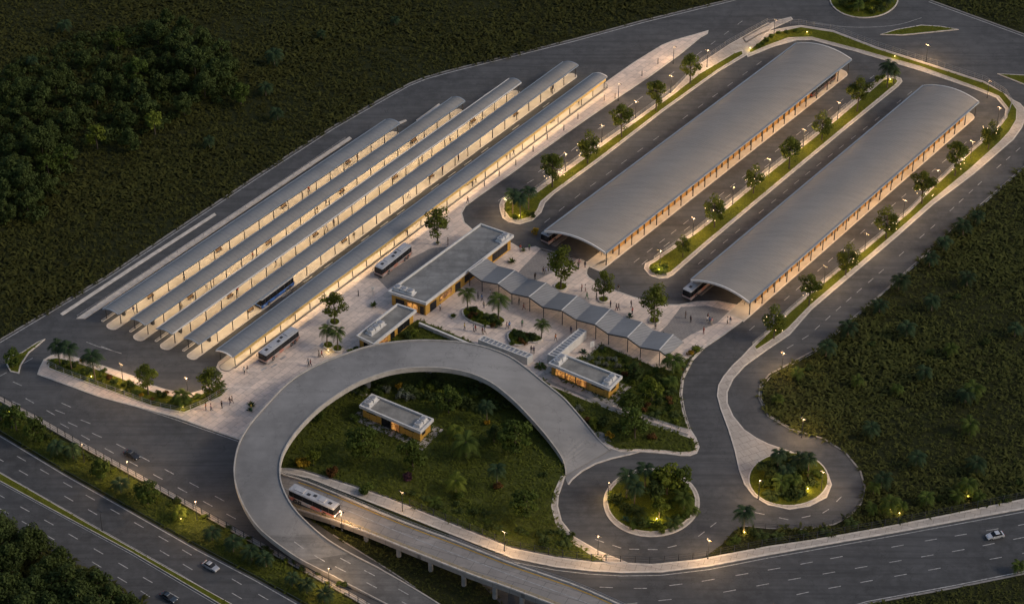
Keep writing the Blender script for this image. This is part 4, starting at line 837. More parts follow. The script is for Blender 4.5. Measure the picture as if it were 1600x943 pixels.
def make_bus(label, loc, rz, skin, lit=False):
    r = thing('city_bus', label, 'bus', loc, rz, 'buses at the station')
    Lh, Wh = 5.9, 1.24
    def shell(z0, z1, x0, x1, w, mat, nm, bev=.22, par=r, tap=0):
        m = MB(); p = []
        for x, y in ((x0, -w), (x1, -w), (x1, w), (x0, w)):
            sx = 1 if x == x1 else -1; sy = 1 if y > 0 else -1; q = [(x-sx*bev, y), (x, y-sy*bev)]
            p += q if sx*sy < 0 else q[::-1]
        p = ccw(p); n = len(p); t = [(x*(1-tap*.02), y*(1-tap)) for x, y in p]
        m.add([(x, y, z0) for x, y in p]+[(x, y, z1) for x, y in t], [tuple(range(n-1, -1, -1)), tuple(range(n, 2*n))]+[(i, (i+1) % n, n+(i+1) % n, n+i) for i in range(n)]); return m.build(nm, mat, par)
    shell(.38, 1.30, -Lh, Lh, Wh, skin, 'body'); shell(1.30, 2.66, -Lh+.02, Lh-.02, Wh-.02, 'glass', 'window_band', tap=.02); shell(2.66, 2.86, -Lh+.03, Lh-.03, Wh-.04, 'bus_roof', 'roof', tap=.04)
    rf = shell(2.86, 2.95, -Lh+.35, Lh-.35, Wh-.28, 'bus_roof', 'roof_crown', .15)
    for x in (-4.6, -2.2, .4, 2.9, 4.6):                                # pillars between the windows
        for s in (-1, 1): m = MB(); m.box((x, s*(Wh-.012), 2.02), (.12, .03, 1.2)); m.build('window_pillar', 'steel', r)
    m = MB(); m.box((Lh-.01, 0, 1.85), (.08, 2.1, 1.35)); m.build('windscreen', 'glass', r)
    m = MB(); m.box((Lh+.0, 0, 2.66), (.1, 1.7, .22)); m.build('destination_sign', 'glass', r)
    m = MB(); m.box((Lh, 0, .55), (.14, 2.3, .3)); m.build('bumper', 'steel', r); m = MB(); m.box((-Lh, 0, .55), (.14, 2.3, .3)); m.build('bumper', 'steel', r)
    for s in (-1, 1):
        m = MB(); m.ball((Lh+.03, s*.9, .88), (.06, .19, .13)); m.build('headlight', 'head' if lit else 'head_off', r)
        m = MB(); m.box((-Lh-.01, s*1.0, 1.0), (.06, .2, .42)); m.build('tail_light', 'tail', r)
        m = MB(); m.tube([(Lh-.1, s*1.2, 2.3), (Lh+.2, s*1.42, 2.25), (Lh+.22, s*1.45, 1.75)], [.03, .04, .1], 6); m.build('mirror', 'steel', r)
        for x in (3.4, -3.0, -4.15):
            m = MB(); m.tube([(x, s*1.0, .48), (x, s*1.27, .48)], .48, 16); w = m.build('wheel', 'rubber', r); m = MB(); m.tube([(x, s*1.1, .48), (x, s*1.285, .48)], .25, 12); m.build('hub', 'chrome', w)
            m = MB(); m.box((x, s*(Wh+.004), .98), (1.15, .012, .14)); m.build('wheel_arch', 'steel', r)
    for x, w, l, h, mt in ((-3.6, 1.3, 2.4, .2, 'bus_roof'), (2.2, 1.2, 1.5, .16, 'bus_roof')): m = MB(); m.box((x, 0, 2.95+h/2), (l, w, h)); m.build('roof_unit', mt, r)
    for x, y in ((.2, .2), (-1.2, -.2), (4.2, 0)): m = MB(); m.box((x, y, 3.0), (.75, .62, .1)); m.build('roof_hatch', 'steel', r)
    return r
def heading(u0, v0, u1, v1, z=0):
    d = P(u1, v1, z)-P(u0, v0, z); return math.atan2(d.y, d.x)
hd = heading(469.7, 529.4, 415.6, 571.4)
make_bus('pink and white bus parked on the plaza next to the two palms', P(436.3, 547.5, .15), hd, 'bus_pink')
make_bus('pink and white bus parked between the plaza canopy and the main building', P(614.7, 414.4, .15), heading(646.8, 397.2, 593, 440), 'bus_pink')
make_bus('blue bus standing in the covered lane between two narrow canopies', P(429, 462.5, .03), heading(447.5, 450.6, 400, 486), 'bus_blue')
for (u, v), c, lab in (((850.5, 382), BIG[0], 'dark pink-striped bus nosing out of the vaulted hall by the folded canopy'), ((1072, 469), BIG[1], 'bus nosing out of the vaulted hall nearest the loop road')):
    d = (P(*c[2], 4)-P(*c[1], 4)).normalized(); q = P(u, v, .15)+d*5.9; make_bus(lab, q, math.atan2(-d.y, -d.x), 'bus_pink')
d = (P(*BIG[0][2], 4)-P(*BIG[0][1], 4)).normalized(); q = P(1304, 124, .15)-d*6.0-Vector((d.y, -d.x, 0))*.8; make_bus('dark bus half hidden at the far end of the vaulted hall', q, math.atan2(d.y, d.x), 'bus_dark')
j = min(range(len(F_)), key=lambda k: abs(PX(F_[k])[0]-519)); zb = F_[j].z-.25
make_bus('white bus with blue and red patches driving off from under the ring ramp', P(491.7, 790.9, zb), heading(453.5, 780.4, 519, 809.7, zb), 'bus_mixed', True)
BUS6Z = zb
# ------------------------------------------------------------------ cars
def carpaint(name, c): return simple(name, c, .25, .4, .05, coat=.6)
M['car_dark'] = carpaint('dark_car_paint', (.03, .034, .04)); M['car_silver'] = carpaint('silver_car_paint', (.40, .40, .41)); M['car_white'] = carpaint('white_car_paint', (.62, .61, .60)); M['car_blue'] = carpaint('blue_grey_car_paint', (.05, .065, .08))
def make_car(label, loc, rz, paint, roofpaint=None):
    r = thing('car', label, 'car', loc, rz, 'cars on the roads')
    prof = [(-2.25, .45, .42, .80), (-2.28, .62, .42, .84), (-2.1, .93, .42, .86), (-1.5, 1.0, .40, .90), (1.0, .98, .40, .90), (1.9, .84, .40, .86), (2.22, .68, .42, .80), (2.28, .48, .44, .72)]
    m = MB(); V = []
    for x, top, bot, w in prof: V += [(x, -w, bot-.1), (x, -w*1.0, bot+.25), (x, -w*.93, top), (x, w*.93, top), (x, w, bot+.25), (x, w, bot-.1)]
    n = len(prof); m.add(V, [f for i in range(n-1) for k in range(6) for f in ((i*6+k, i*6+(k+1) % 6, i*6+6+(k+1) % 6, i*6+6+k),)]+[tuple(range(6)), tuple(range(6*n-1, 6*n-7, -1))]); m.build('body', paint, r, smooth=False)
    m = MB(); cab = [(-1.75, .98, .80), (-1.05, 1.42, .66), (.15, 1.45, .66), (1.05, .96, .78)]; V = []
    for x, z, w in cab: V += [(x, -w, z), (x, w, z)]
    V += [(-1.75, -.82, .9), (-1.75, .82, .9), (1.05, -.82, .9), (1.05, .82, .9)]
    m.add(V, [(0, 2, 3, 1), (4, 6, 7, 5), (0, 8, 10, 6, 4, 2), (1, 3, 5, 7, 11, 9)]); m.build('windows', 'glass', r)
    m = MB(); m.hexa([(-1.0, -.64, 1.42), (.12, -.64, 1.45), (.12, .64, 1.45), (-1.0, .64, 1.42), (-.95, -.6, 1.48), (.08, -.6, 1.5), (.08, .6, 1.5), (-.95, .6, 1.48)]); m.build('roof', roofpaint or paint, r)
    for s in (-1, 1):
        for x in (-1.4, 1.4):
            m = MB(); m.tube([(x, s*.72, .33), (x, s*.92, .33)], .33, 14); w = m.build('wheel', 'rubber', r); m = MB(); m.tube([(x, s*.8, .33), (x, s*.935, .33)], .19, 10); m.build('rim', 'chrome', w)
        m = MB(); m.ball((2.2, s*.62, .66), (.1, .17, .09)); m.build('headlight', 'trim', r); m = MB(); m.box((-2.27, s*.62, .78), (.07, .32, .14)); m.build('tail_light', 'tail', r)
        m = MB(); m.ball((.75, s*.97, 1.0), (.1, .1, .08)); m.build('mirror', paint, r)
    for o in r.children: pass
    return r
hw = heading(33, 736.5, 253, 861.5)
for lab, u, v, h, p in (('dark sedan driving on the station road beside the fence', 206.5, 713, heading(171, 704, 259, 751), 'car_dark'), ('silver sedan on the highway nearest the hedge strip', 329.5, 886.5, hw, 'car_silver'),
                        ('dark blue-grey sedan on the highway beyond the grass median', 264, 935, hw, 'car_blue')):
    o = make_car(lab, P(u, v, .03), h, p); o.scale = (.84,)*3
make_car('white sedan on the wide road beyond the field', P(1554.5, 838.5, .03), heading(1592, 829, 1511, 846), 'car_white').scale = (.84,)*3
# ------------------------------------------------------------------ street lamps (all lit in the photograph)
LAMP_W = 1800.0
def glow(parent, loc, watts, radius=.25, col=(1, .64, .32)):
    l = bpy.data.lights.new('lamp_light', 'POINT'); l.energy = watts; l.shadow_soft_size = radius; l.color = col
    o = bpy.data.objects.new('lamp_light', l); COL.objects.link(o); o.parent = parent; o.location = loc; return o
LH = 5.2
def make_lamp(label, loc, rz, arms=2, h=LH, group='street lamps', lit=1.0):
    r = thing('street_lamp', label, 'street lamp', loc, rz, group)
    m = MB(); m.tube([(0, 0, -.1), (0, 0, .25), (0, 0, .3), (0, 0, h)], [.16, .16, .085, .055], 8); m.build('pole', 'steel', r)
    for s in ((-1, 1) if arms == 2 else (1,)):
        m = MB(); m.tube([(0, 0, h-.1), (s*.2, 0, h+.12), (s*.45, 0, h+.1)], [.05, .04, .04], 6); a = m.build('arm', 'steel', r)
        m = MB(); m.box((s*.58, 0, h+.14), (.46, .26, .1)); m.build('lamp_head', 'steel', a)
        m = MB(); m.ball((s*.58, 0, h+.09), (.15, .12, .10)); m.build('lamp_glass', 'lamp', a)
    if lit: glow(r, (0, 0, h-.15), LAMP_W*lit)
    return r
LAMPS = []
for row, desc, pts in (('a', 'in the verge by the loop road', [(1520, 221), (1466, 266), (1414, 313), (1354, 365), (1290, 416)]),
                       ('b', 'in the median between the halls', [(1311, 160), (1257, 203), (1203, 249), (1146, 292), (1084, 341)]),
                       ('c', 'along the median beside the plaza road', [(1106, 79), (1049, 119), (994, 158), (941, 196), (884, 240)])):
    d = heading(624, 193, 185, 490)
    for k, (u, v) in enumerate(pts): make_lamp(f'lit twin lamp {desc}, {ordinal(k+1)} from the far end', P(u, v, LH+.1)*1.0-Vector((0, 0, LH)), d+math.pi/2, 2)
for lab, u, v, arms, lit in (('lit twin lamp on the tarmac outside the white railing', 1450, 71, 2, 1), ('lit lamp inside the curve of the white railing', 1562, 168, 2, .8), ('lit lamp above the rounded nose of the hall median', 1032, 391, 2, .8),
    ('lit lamp at the nose of the plaza road median', 789, 311, 2, .8), ('lit lamp at the bend of the loop road beside the field', 1224, 551, 2, .9), ('lit lamp on the field edge above the end loop', 1255, 654, 2, .9), ('lit lamp inside the smaller round island', 1286, 737, 2, .6),
    ('lit lamp on the pavement edge of the smaller round island', 1187, 750, 1, .7), ('lit twin lamp at the lower kerb of the big roundabout by the lawn', 935, 837, 2, .9), ('lit twin lamp where both loops join, by the palm triangle', 1108, 843, 2, .9),
    ('small lamp on the rim of the big round island, beside the ring ramp', 951, 753, 1, .5), ('lamp on the lawn beside the bus bridge walkway', 628, 769, 2, .25), ('lit lamp at the end of the lawn walkway', 788, 831, 2, .8),
    ('lit lamp on the bridge railing just ahead of the bus', 534, 796, 1, .0), ('lit lamp between the fence and the foot of the ring ramp', 513, 887, 1, .8), ('lit lamp on the fence line across from the dark sedan', 198, 720, 1, .8), ('lit lamp on the fence line close to the ring ramp', 305, 783, 1, .9),
    ('lamp on the fence line, first from the road junction', 14, 640, 1, .2), ('lit lamp on the fence line between the junction and the dark sedan', 128, 694, 1, .25), ('tall unlit twin lamp on the highway grass median', 156, 798, 2, .0),
    ('lit twin lamp in the palm bed, nearer the left wedge', 189, 569, 2, .8), ('lit twin lamp in the palm bed, nearer the plaza', 291, 591, 2, .8), ('lamp on the plaza tip beyond the last canopy', 967, 131, 1, .4), ('lamp on the paved tip at the road edge', 1053, 73, 1, .4),
    ('lit lamp on the paved spit by the far roundabout', 1211, 31, 1, .6), ('lit lamp beside the white railing at its sharpest bend', 1546, 126, 1, .5)):
    make_lamp(lab, P(u, v, LH+.1)-Vector((0, 0, LH)), heading(0, 628, 400, 851) if arms == 1 else heading(624, 193, 185, 490)+math.pi/2, arms, lit=lit)
# bridge lamp stands on the deck: lift it there
o = [x for x in COL.objects if x.get('label', '').startswith('lit lamp on the bridge railing')][0]; q = P(534.5, 828, BUS6Z); o.location = (q.x, q.y, BUS6Z); glow(o, (0, 0, 4.4), 1500)
# path and bed lights
def spot_light(label, u, v, z, watts, col=(1, .72, .2)):
    r = thing('garden_light', label, 'garden light', P(u, v, z), 0, 'small garden lights')
    m = MB(); m.tube([(0, 0, -.05), (0, 0, .35)], .04, 6); m.build('spike', 'steel', r); m = MB(); m.ball((0, 0, .42), .12); m.build('lamp_glass', 'fairy', r); glow(r, (0, -.25, .75), watts, .15, col)
for lab, u, v, z, wt in (('garden light under the small glowing tree in the big round island', 1026, 812, .24, 260), ('garden light by the kerb of the big round island, ramp side', 950, 775, .24, 70), ('garden light lighting the palm by the roadside pavement', 1391, 797, .02, 110), ('garden light under the yellow palm beyond the smaller island', 1512, 777, .02, 110),
    ('garden light at the pavement beside the lit palm', 1405, 803, .02, 60), ('garden light in the shrubs at the nose of the plaza median', 812, 338, .2, 130), ('garden light in the bush at the nose of the hall median', 1030, 424, .2, 110), ('garden light at the far tip of the hall median', 1391, 126, .2, 90),
    ('garden light in the palm bed under the tall palm', 143, 590, .24, 90), ('garden light in the palm bed near its plaza corner', 286, 637, .24, 90), ('garden light in the far roundabout', 1362, 16, .22, 90), ('garden light on the verge beside the white railing', 1261, 52, .2, 50), ('garden light on the verge beyond the hall median', 1398, 90, .2, 50),
    ('garden light where the verge meets the paved spit', 1172, 77, .2, 70), ('garden light in the hedge strip below the golden palm', 283, 812, .12, 45), ('garden light in the hedge strip, mid way', 190, 757, .12, 35), ('garden light at the palm triangle', 1163, 833, .02, 60), ('garden light in the smaller round island', 1262, 765, .22, 130), ('garden light by the plaza palms', 513, 549, .2, 30)):
    spot_light(lab, u, v, z, wt)
# bollards along the plaza edge of the last canopy
bol = None
for k, (u, v) in enumerate([(806, 258), (833, 237), (855, 218), (881, 204), (903, 186), (944, 157), (961, 154), (560, 462), (462, 527), (780, 275), (757, 291), (1003, 119), (1028, 100)]):
    lab = f'dark bollard on the plaza beside the last canopy, {ordinal(k+1)} from the sign side' if k < 7 else f'short dark bollard on the open plaza paving, number-free spot {["by the first tree", "by the pink bus", "near the road kerb bend", "under the canopy line", "at the paved tip", "at the far paved tip"][k-7]}'
    lab = lab.replace(', number-free spot', ',')
    if bol is None:
        bol = thing('bollard', lab, 'bollard', P(u, v, .15), 0, 'bollards on the plaza'); m = MB(); m.tube([(0, 0, 0), (0, 0, 1.7)], [.12, .1], 8); m.build('shaft', 'steel', bol); m = MB(); m.ball((0, 0, 1.75), (.14, .14, .1)); m.build('cap', 'steel_l', bol)
    else: dup(bol, P(u, v, .15), 0, lab)
# sign board by the dense garden
r = thing('sign_board', 'white blank sign board on a post beside the white passage', 'sign', P(925, 553, .15)); m = MB(); m.tube([(0, 0, 0), (0, 0, 3.3)], .07, 6); m.build('post', 'steel_l', r); m = MB(); m.box((0, 0, 2.9), (1.1, .1, 1.5), .5); m.build('board', 'trim', r)
r = thing('sign_board', 'slim white sign panel near the kiosk by the plaza palms', 'sign', P(583, 462, .15)); m = MB(); m.tube([(0, 0, 0), (0, 0, 2.4)], .06, 6); m.build('post', 'steel_l', r); m = MB(); m.box((0, 0, 2.2), (.8, .08, .8), .3); m.build('board', 'trim', r)
# low planter walls on the palm plaza
def round_planter(label, px, z=.55, mat='soil'):
    p = poly(px, 0, 1); c = Vector((sum(a for a, b in p)/len(p), sum(b for a, b in p)/len(p), .14)); r = thing('planter', label, 'planter', c, 0, 'planters on the plaza', True)
    q = inset(p, .3); n = len(p); m = MB(); V = [(x, y, .1) for x, y in p]+[(x, y, z) for x, y in p]+[(x, y, z) for x, y in q]+[(x, y, z-.15) for x, y in q]
    m.add(V, [f for i in range(n) for j in ((i+1) % n,) for f in ((i, j, n+j, n+i), (n+i, n+j, 2*n+j, 2*n+i), (2*n+i, 2*n+j, 3*n+j, 3*n+i))]); m.build('rim', 'kerb', r)
    m = MB(); m.add([(x, y, z-.08) for x, y in q], [tuple(range(n))]); m.build('soil', 'median_lawn', r)
    pts = scatter(inset(p, .4), .4); 
    if len(pts): PLANTER_PTS.append(np.c_[pts, np.full(len(pts), z-.1)])
PLANTER_PTS = []
PLANTERS = [('long curved planter with two palms on the palm plaza', [(721, 488), (726, 482), (742, 480), (752, 487), (760, 493), (770, 492), (786, 497), (792, 504), (780, 512), (762, 513), (748, 509), (734, 504), (724, 497)]),
            ('planter of dark shrubs and one palm near the folded canopy', [(790, 527), (800, 516), (812, 518), (830, 523), (846, 527), (849, 533), (838, 538), (826, 536), (815, 543), (800, 541)]),
            ('round planter under the tallest plaza tree', ell(523, 504, 9.5, 6.5, 14)), ('round planter under the tree by the main building', ell(684, 381, 5, 3.2, 14)), ('round planter under the big tree behind the folded canopy', ell(876, 449, 11, 7, 14)),
            ('round planter under the middle tree behind the folded canopy', ell(943, 469, 9, 5.5, 14)), ('round planter under the tree nearest the second hall', ell(1022.5, 502, 9.5, 6, 14)), ('planter at the foot of the first plaza palm', ell(513, 541, 9, 6.5, 14)), ('planter at the foot of the second plaza palm', ell(527.5, 546, 9, 6.5, 14)),
            ('tiny round planter near the main building corner', ell(708, 495, 6, 4, 12))]
for lab, px in PLANTERS: round_planter(lab, px, .45 if 'round' in lab else .6)
A = np.concatenate(PLANTER_PTS); blades(A[:, :2], A[:, 2].mean(), .5*rng.uniform(.5, 1.3, len(A)), 7, 'planter_grass', 'tuft_median', .8, .13); tag(COL.objects[-1], kind='stuff')
# ------------------------------------------------------------------ plants
def leaf_quads(C, N, S, asp=.55, fold=.25):
    """leaf-shaped quads at centres C, facing N, size S"""
    n = len(C); N = N/np.linalg.norm(N, axis=1)[:, None]; r = rng.normal(size=(n, 3)); T = np.cross(N, r); T /= np.linalg.norm(T, axis=1)[:, None]+1e-9; B = np.cross(N, T); S = S[:, None]
    q = [C-T*S*.5, C+B*S*asp*.5-T*S*.05+N*S*fold*.3, C+T*S*.5-N*S*.12, C-B*S*asp*.5-T*S*.05+N*S*fold*.3]
    return np.stack(q, 1).reshape(-1, 3)
def cloud_mesh(name, clumps, nleaf, size, mat, up=.45, hollow=.35):
    """clumps: (x,y,z,rx,ry,rz); leaves fill each clump's outer shell, dense enough to read as a spray with gaps between"""
    Cs = []; Ns = []; Ts = []; w = np.array([c[3]*c[4] for c in clumps]); w = w/w.sum()
    for c, f in zip(clumps, w):
        k = max(6, int(nleaf*f)); d = rng.normal(size=(k, 3)); d /= np.linalg.norm(d, axis=1)[:, None]; r = (hollow+(1-hollow)*rng.random(k)**.6)[:, None]
        Cs.append(np.array(c[:3])+d*r*np.array(c[3:6])); n = d*.8+rng.normal(size=(k, 3))*.45; n[:, 2] += up; Ns.append(n); Ts.append(np.full(k, rng.random()))
    C = np.concatenate(Cs); V = leaf_quads(C, np.concatenate(Ns), size*rng.uniform(.55, 1.3, len(C)))
    F = np.arange(len(C)*4).reshape(-1, 4); return mesh_np(name, V, F, np.zeros((0, 3), int), mat, np.concatenate(Ts), link=False)
def limbs(H, spread, n, r0, lean=.1):
    m = MB(); top = Vector((rng.uniform(-lean, lean)*H*.3, rng.uniform(-lean, lean)*H*.3, H)); m.tube([(0, 0, -.15), (0, 0, .25), (top.x*.4, top.y*.4, H*.5), top], [r0*1.5, r0, r0*.75, r0*.3], 8); tips = []
    for k in range(n):
        a = 2*math.pi*(k+rng.uniform(-.3, .3))/n; z = H*rng.uniform(.36, .72); p = Vector((top.x*z/H, top.y*z/H, z)); L = spread*rng.uniform(.65, 1.05); q = p+Vector((math.cos(a)*L, math.sin(a)*L, H*rng.uniform(.10, .3)))
        mid = (p+q)/2+Vector((0, 0, -.05*L)); m.tube([p, mid, q], [r0*.5, r0*.34, r0*.14], 5); tips.append(q)
    return m, tips, top
def proto(name, label, cat, trunk_mesh, crown_mesh, bark='bark', names=('trunk', 'crown')):
    r = thing(name, label, cat, (0, 0, -500)); 
    if trunk_mesh: trunk_mesh.build(names[0], bark, r)
    if crown_mesh:
        o = bpy.data.objects.new(names[1], crown_mesh); COL.objects.link(o); o.parent = r
    PROTOS.append(r); return r
PROTOS = []
def mk_tree(mat, H=9.0, cr=2.7, leaf=.55, nleaf=1500, nl=7, base=.30, name='broadleaf_tree'):
    m, tips, top = limbs(H*.9, cr*.75, nl, .17); cl = []
    for t in tips: s = rng.uniform(.32, .50)*cr; cl.append((t.x, t.y, t.z, s, s, s*.72))
    cl.append((top.x, top.y, top.z, cr*.45, cr*.45, cr*.45))
    for k in range(10):
        a = rng.uniform(0, 2*math.pi); zz = rng.uniform(base, 1.0); rr = cr*.85*math.sin(math.pi*min(1, (zz-base)/(1-base)*.82+.2))*rng.uniform(.45, .95); s = cr*rng.uniform(.22, .42); cl.append((rr*math.cos(a), rr*math.sin(a), H*zz, s, s, s*.75))
    return proto(name, 'x', 'tree', m, cloud_mesh('crown', cl, nleaf, leaf, mat))
def frond(P0, a, L, up, droop, nseg, lw, V, F, nlf):
    pts = []; 
    for i in range(nseg+1):
        t = i/nseg; rr = L*(t-.12*t*t*droop); z = L*(up*t-droop*t*t); pts.append(np.array(P0)+np.array([math.cos(a)*rr, math.sin(a)*rr, z]))
    side = np.array([-math.sin(a), math.cos(a), 0])
    for i in range(nlf):
        t = .12+.88*i/(nlf-1); x = t*nseg; k = min(int(x), nseg-1); p = pts[k]+(pts[k+1]-pts[k])*(x-k); d = pts[k+1]-pts[k]; d = d/np.linalg.norm(d); ll = 1.1*lw*(math.sin(math.pi*min(.97, t*.85+.14))**.7)*rng.uniform(.85, 1.1)
        for s in (-1, 1):
            o = side*s*ll*.8+d*ll*.6-np.array([0, 0, ll*.35]); w = d*L*.5/nlf*2.0
            b = len(V); V += [p-w*.5, p+w*.5, p+o+w*.12, p+o-w*.12]; F.append((b, b+1, b+2, b+3))
def mk_palm(mat, H=5.5, L=2.6, nf=17, name='palm_tree', lw=.75, r=.16, up=.75, droop=1.05, cat='palm'):
    m = None
    lean = rng.uniform(-.25, .25, 2) if H > 2 else (0, 0)
    if H > .5: m = MB(); m.tube([(0, 0, -.15), (0, 0, .3), (lean[0]*.4, lean[1]*.4, H*.5), (lean[0], lean[1], H)], [r*1.5, r*1.1, r*.9, r*.85], 8)
    V = []; F = []
    for k in range(nf):
        f = k/nf; frond((lean[0], lean[1], H), k*2.39996+rng.uniform(-.2, .2), L*rng.uniform(.85, 1.08), up*(1.35-1.5*f)+.15, droop*rng.uniform(.8, 1.1)*(.6+.4*(1-f*.3)), 7, lw, V, F, 13)
    V = np.array(V); F = np.array(F); me = mesh_np('crown', V, F, np.zeros((0, 3), int), mat, np.repeat(rng.random(nf), 26), link=False)
    return proto(name, 'x', cat, m, me, 'palmbark')
def mk_bush(mat, R=1.2, H=1.4, leaf=.38, nleaf=420, name='shrub'):
    cl = []
    for k in range(9):
        a = rng.uniform(0, 6.283); d = R*.65*math.sqrt(rng.random()); s = R*rng.uniform(.35, .55); cl.append((d*math.cos(a), d*math.sin(a), H*rng.uniform(.35, .78), s, s, s*.8))
    m = MB()
    for k in range(5): a = k*1.256; m.tube([(0, 0, -.1), (R*.3*math.cos(a), R*.3*math.sin(a), H*.6)], [.05, .02], 5)
    return proto(name, 'x', 'shrub', m, cloud_mesh('foliage', cl, nleaf, leaf, mat), names=('stems', 'foliage'))
def mk_agave(mat, R=1.1, n=16, name='spiky_plant'):
    V = []; F = []
    for k in range(n):
        a = k*2.4; e = rng.uniform(.25, 1.2); L = R*rng.uniform(.8, 1.1); d = np.array([math.cos(a)*math.cos(e), math.sin(a)*math.cos(e), math.sin(e)]); s = np.array([-math.sin(a), math.cos(a), 0])*.13*R
        b = len(V); V += [np.zeros(3)-s*.6, np.zeros(3)+s*.6, d*L*.5+s, d*L*.5-s, d*L+np.array([0, 0, -.1*R])]; F.append((b, b+1, b+2, b+3)); F.append((b+3, b+2, b+4, b+4))
    m = MB(); m.v = [tuple(v) for v in V]; m.f = [f if f[2] != f[3] else f[:3] for f in F]; m.m = [0]*len(m.f)
    r = thing(name, 'x', 'plant', (0, 0, -500)); m.build('leaves', mat, r); m2 = MB(); m2.ball((0, 0, .05), (.18, .18, .15)); m2.build('crown_base', 'palmbark', r); PROTOS.append(r); return r
T_MED = [mk_tree('leaf_plaza', 8.6, 2.75, .5, 1700) for _ in range(3)]; T_PLZ = [mk_tree('leaf_plaza', 9.4, 3.1, .55, 1700, 9, .34) for _ in range(2)]
T_DRK = [mk_tree('leaf_dark', 7.5, 3.2, .75, 1300, 8, .22, 'jungle_tree') for _ in range(3)]; T_MID = [mk_tree('leaf_mid', 6.4, 2.9, .7, 1100, 8, .22, 'garden_tree') for _ in range(3)]; T_BRT = [mk_tree('leaf_bright', 6.6, 2.6, .75, 750, 7, .38, 'young_tree') for _ in range(2)]
T_BIG = [mk_tree('leaf_dark', 10, 4.6, .85, 2300, 11, .2, 'jungle_tree') for _ in range(2)]
PALM = [mk_palm('leaf_palm', 4.9, 2.5) for _ in range(3)]; PALML = [mk_palm('leaf_mid', 3.2, 3.0, 20, 'palm_tree', .95) for _ in range(3)]; PALMD = [mk_palm('leaf_palm_d', 3.4, 2.9, 17, 'palm_tree', 1.0) for _ in range(3)]; PALMY = [mk_palm('leaf_bright', 3.0, 2.7, 17, 'palm_tree', .95) for _ in range(2)]
PALMT = [mk_palm('leaf_palm_d', 6.5, 3.0, 19, 'palm_tree', .95) for _ in range(2)]
FERN = [mk_palm('leaf_mid', .35, 1.7, 13, 'fern_plant', .6, cat='plant') for _ in range(2)]; FERND = [mk_palm('leaf_dark', .5, 2.2, 14, 'fern_plant', .7, cat='plant') for _ in range(2)]
B_MID = [mk_bush('leaf_mid') for _ in range(3)]; B_DRK = [mk_bush('leaf_dark', 1.5, 1.8, .5, 480) for _ in range(3)]; B_BRT = [mk_bush('leaf_bright', 1.2, 1.3) for _ in range(2)]
B_GRY = [mk_bush('leaf_grey', 1.2, 1.3, .3)]; B_GLD = [mk_bush('leaf_gold', 1.0, 1.3)]; B_RED = [mk_bush('leaf_red', 1.1, 1.2)]; B_PUR = [mk_bush('leaf_purple', 1.0, 1.1)]; AG = [mk_agave('leaf_teal'), mk_agave('leaf_mid')]
_cnt = {}
def nth(key): _cnt[key] = _cnt.get(key, 0)+1; return ordinal(_cnt[key])
_used = set(); NPL = 0
def plant(kinds, u, v, z, label, sc=1.0, group=None, jit=.14):
    """copy of one of kinds with its foot at pixel (u, v)"""
    global NPL; NPL += 1
    k = kinds[int(rng.integers(len(kinds)))]; s = sc*rng.uniform(1-jit, 1+jit)
    r = dup(k, P(u, v, z), rng.uniform(0, 6.28), label, group, (s*rng.uniform(.93, 1.07), s*rng.uniform(.93, 1.07), s)); r['category'] = k['category']; return r
def F_(x, y, ox, oy, s): return ox+x*s, oy+y*s
# median trees
for desc, pts, g in (('in the median beside the plaza road', [(1078, 131), (1025, 173), (971, 214), (918, 255), (863, 292)], 'trees of the plaza road median'), ('in the median between the two halls', [(1339, 174), (1284, 219), (1233, 264), (1177, 302), (1116, 355)], 'trees of the hall median'),
                     ('on the verge beside the loop road', [(1544, 233), (1492, 274), (1440, 318), (1384, 372), (1321, 429), (1264, 477), (1209, 528)], 'trees of the loop road verge')):
    for k, (u, v) in enumerate(pts):
        r = plant(T_MED, u, v, .2, f'round dark tree {desc}, {ordinal(k+1)} from the far end', 1.08, g, .08)
        if 'verge' in desc or k >= 3:
            m = MB()
            for j in range(11): a = rng.uniform(0, 6.28); h = rng.uniform(2.6, 6.2); d = rng.uniform(1.6, 2.5); m.ball((d*math.cos(a), d*math.sin(a), h), .08, n=6, k=4)
            o = m.build('fairy_lights', 'fairy', r, off=(0, 0, 0))
            o['kind'] = 'stuff'
plant(T_MED, 1067, 402, .2, 'smallest round tree of the hall median, just behind its rounded nose', .72, 'trees of the hall median')
plant(PALMT, 1386, 137, .2, 'tall palm at the far rounded tip of the hall median', 1.0); plant(PALM, 1396, 133, .2, 'short palm beside the tall one at the far tip of the hall median', .8)
plant(PALMT, 813, 341, .2, 'tallest of the palms at the nose of the plaza median', 1.0); plant(PALMT, 801, 333, .2, 'dark palm on the plaza side of the plaza median nose', .85); plant(PALMT, 826, 327, .2, 'dark palm on the hall side of the plaza median nose', .85)
for lab, u, v, kd, s in (('yellow-lit shrub at the plaza side of the median nose', 793, 328, B_BRT, .9), ('low green shrub at the tip of the median nose', 805, 342, B_MID, .9), ('bright shrub in the middle of the plaza median nose', 819, 335, B_BRT, .9), ('dark shrub at the road side of the median nose', 832, 338, B_DRK, .7), ('low bright shrub under the palms of the plaza median', 812, 320, B_BRT, .8),
                         ('spiky lit shrub on the rounded nose of the hall median', 1032, 424, FERN, 1.2), ('round bush on the rounded nose of the hall median', 1022, 424, B_BRT, .9), ('dark bush on the nose of the hall median', 1038, 418, B_MID, .9), ('bright bush at the far tip of the hall median', 1371, 127, B_BRT, 1.1), ('small bright bush near the far tip of the hall median', 1379, 122, B_BRT, .8)): plant(kd, u, v, .2, lab, s)
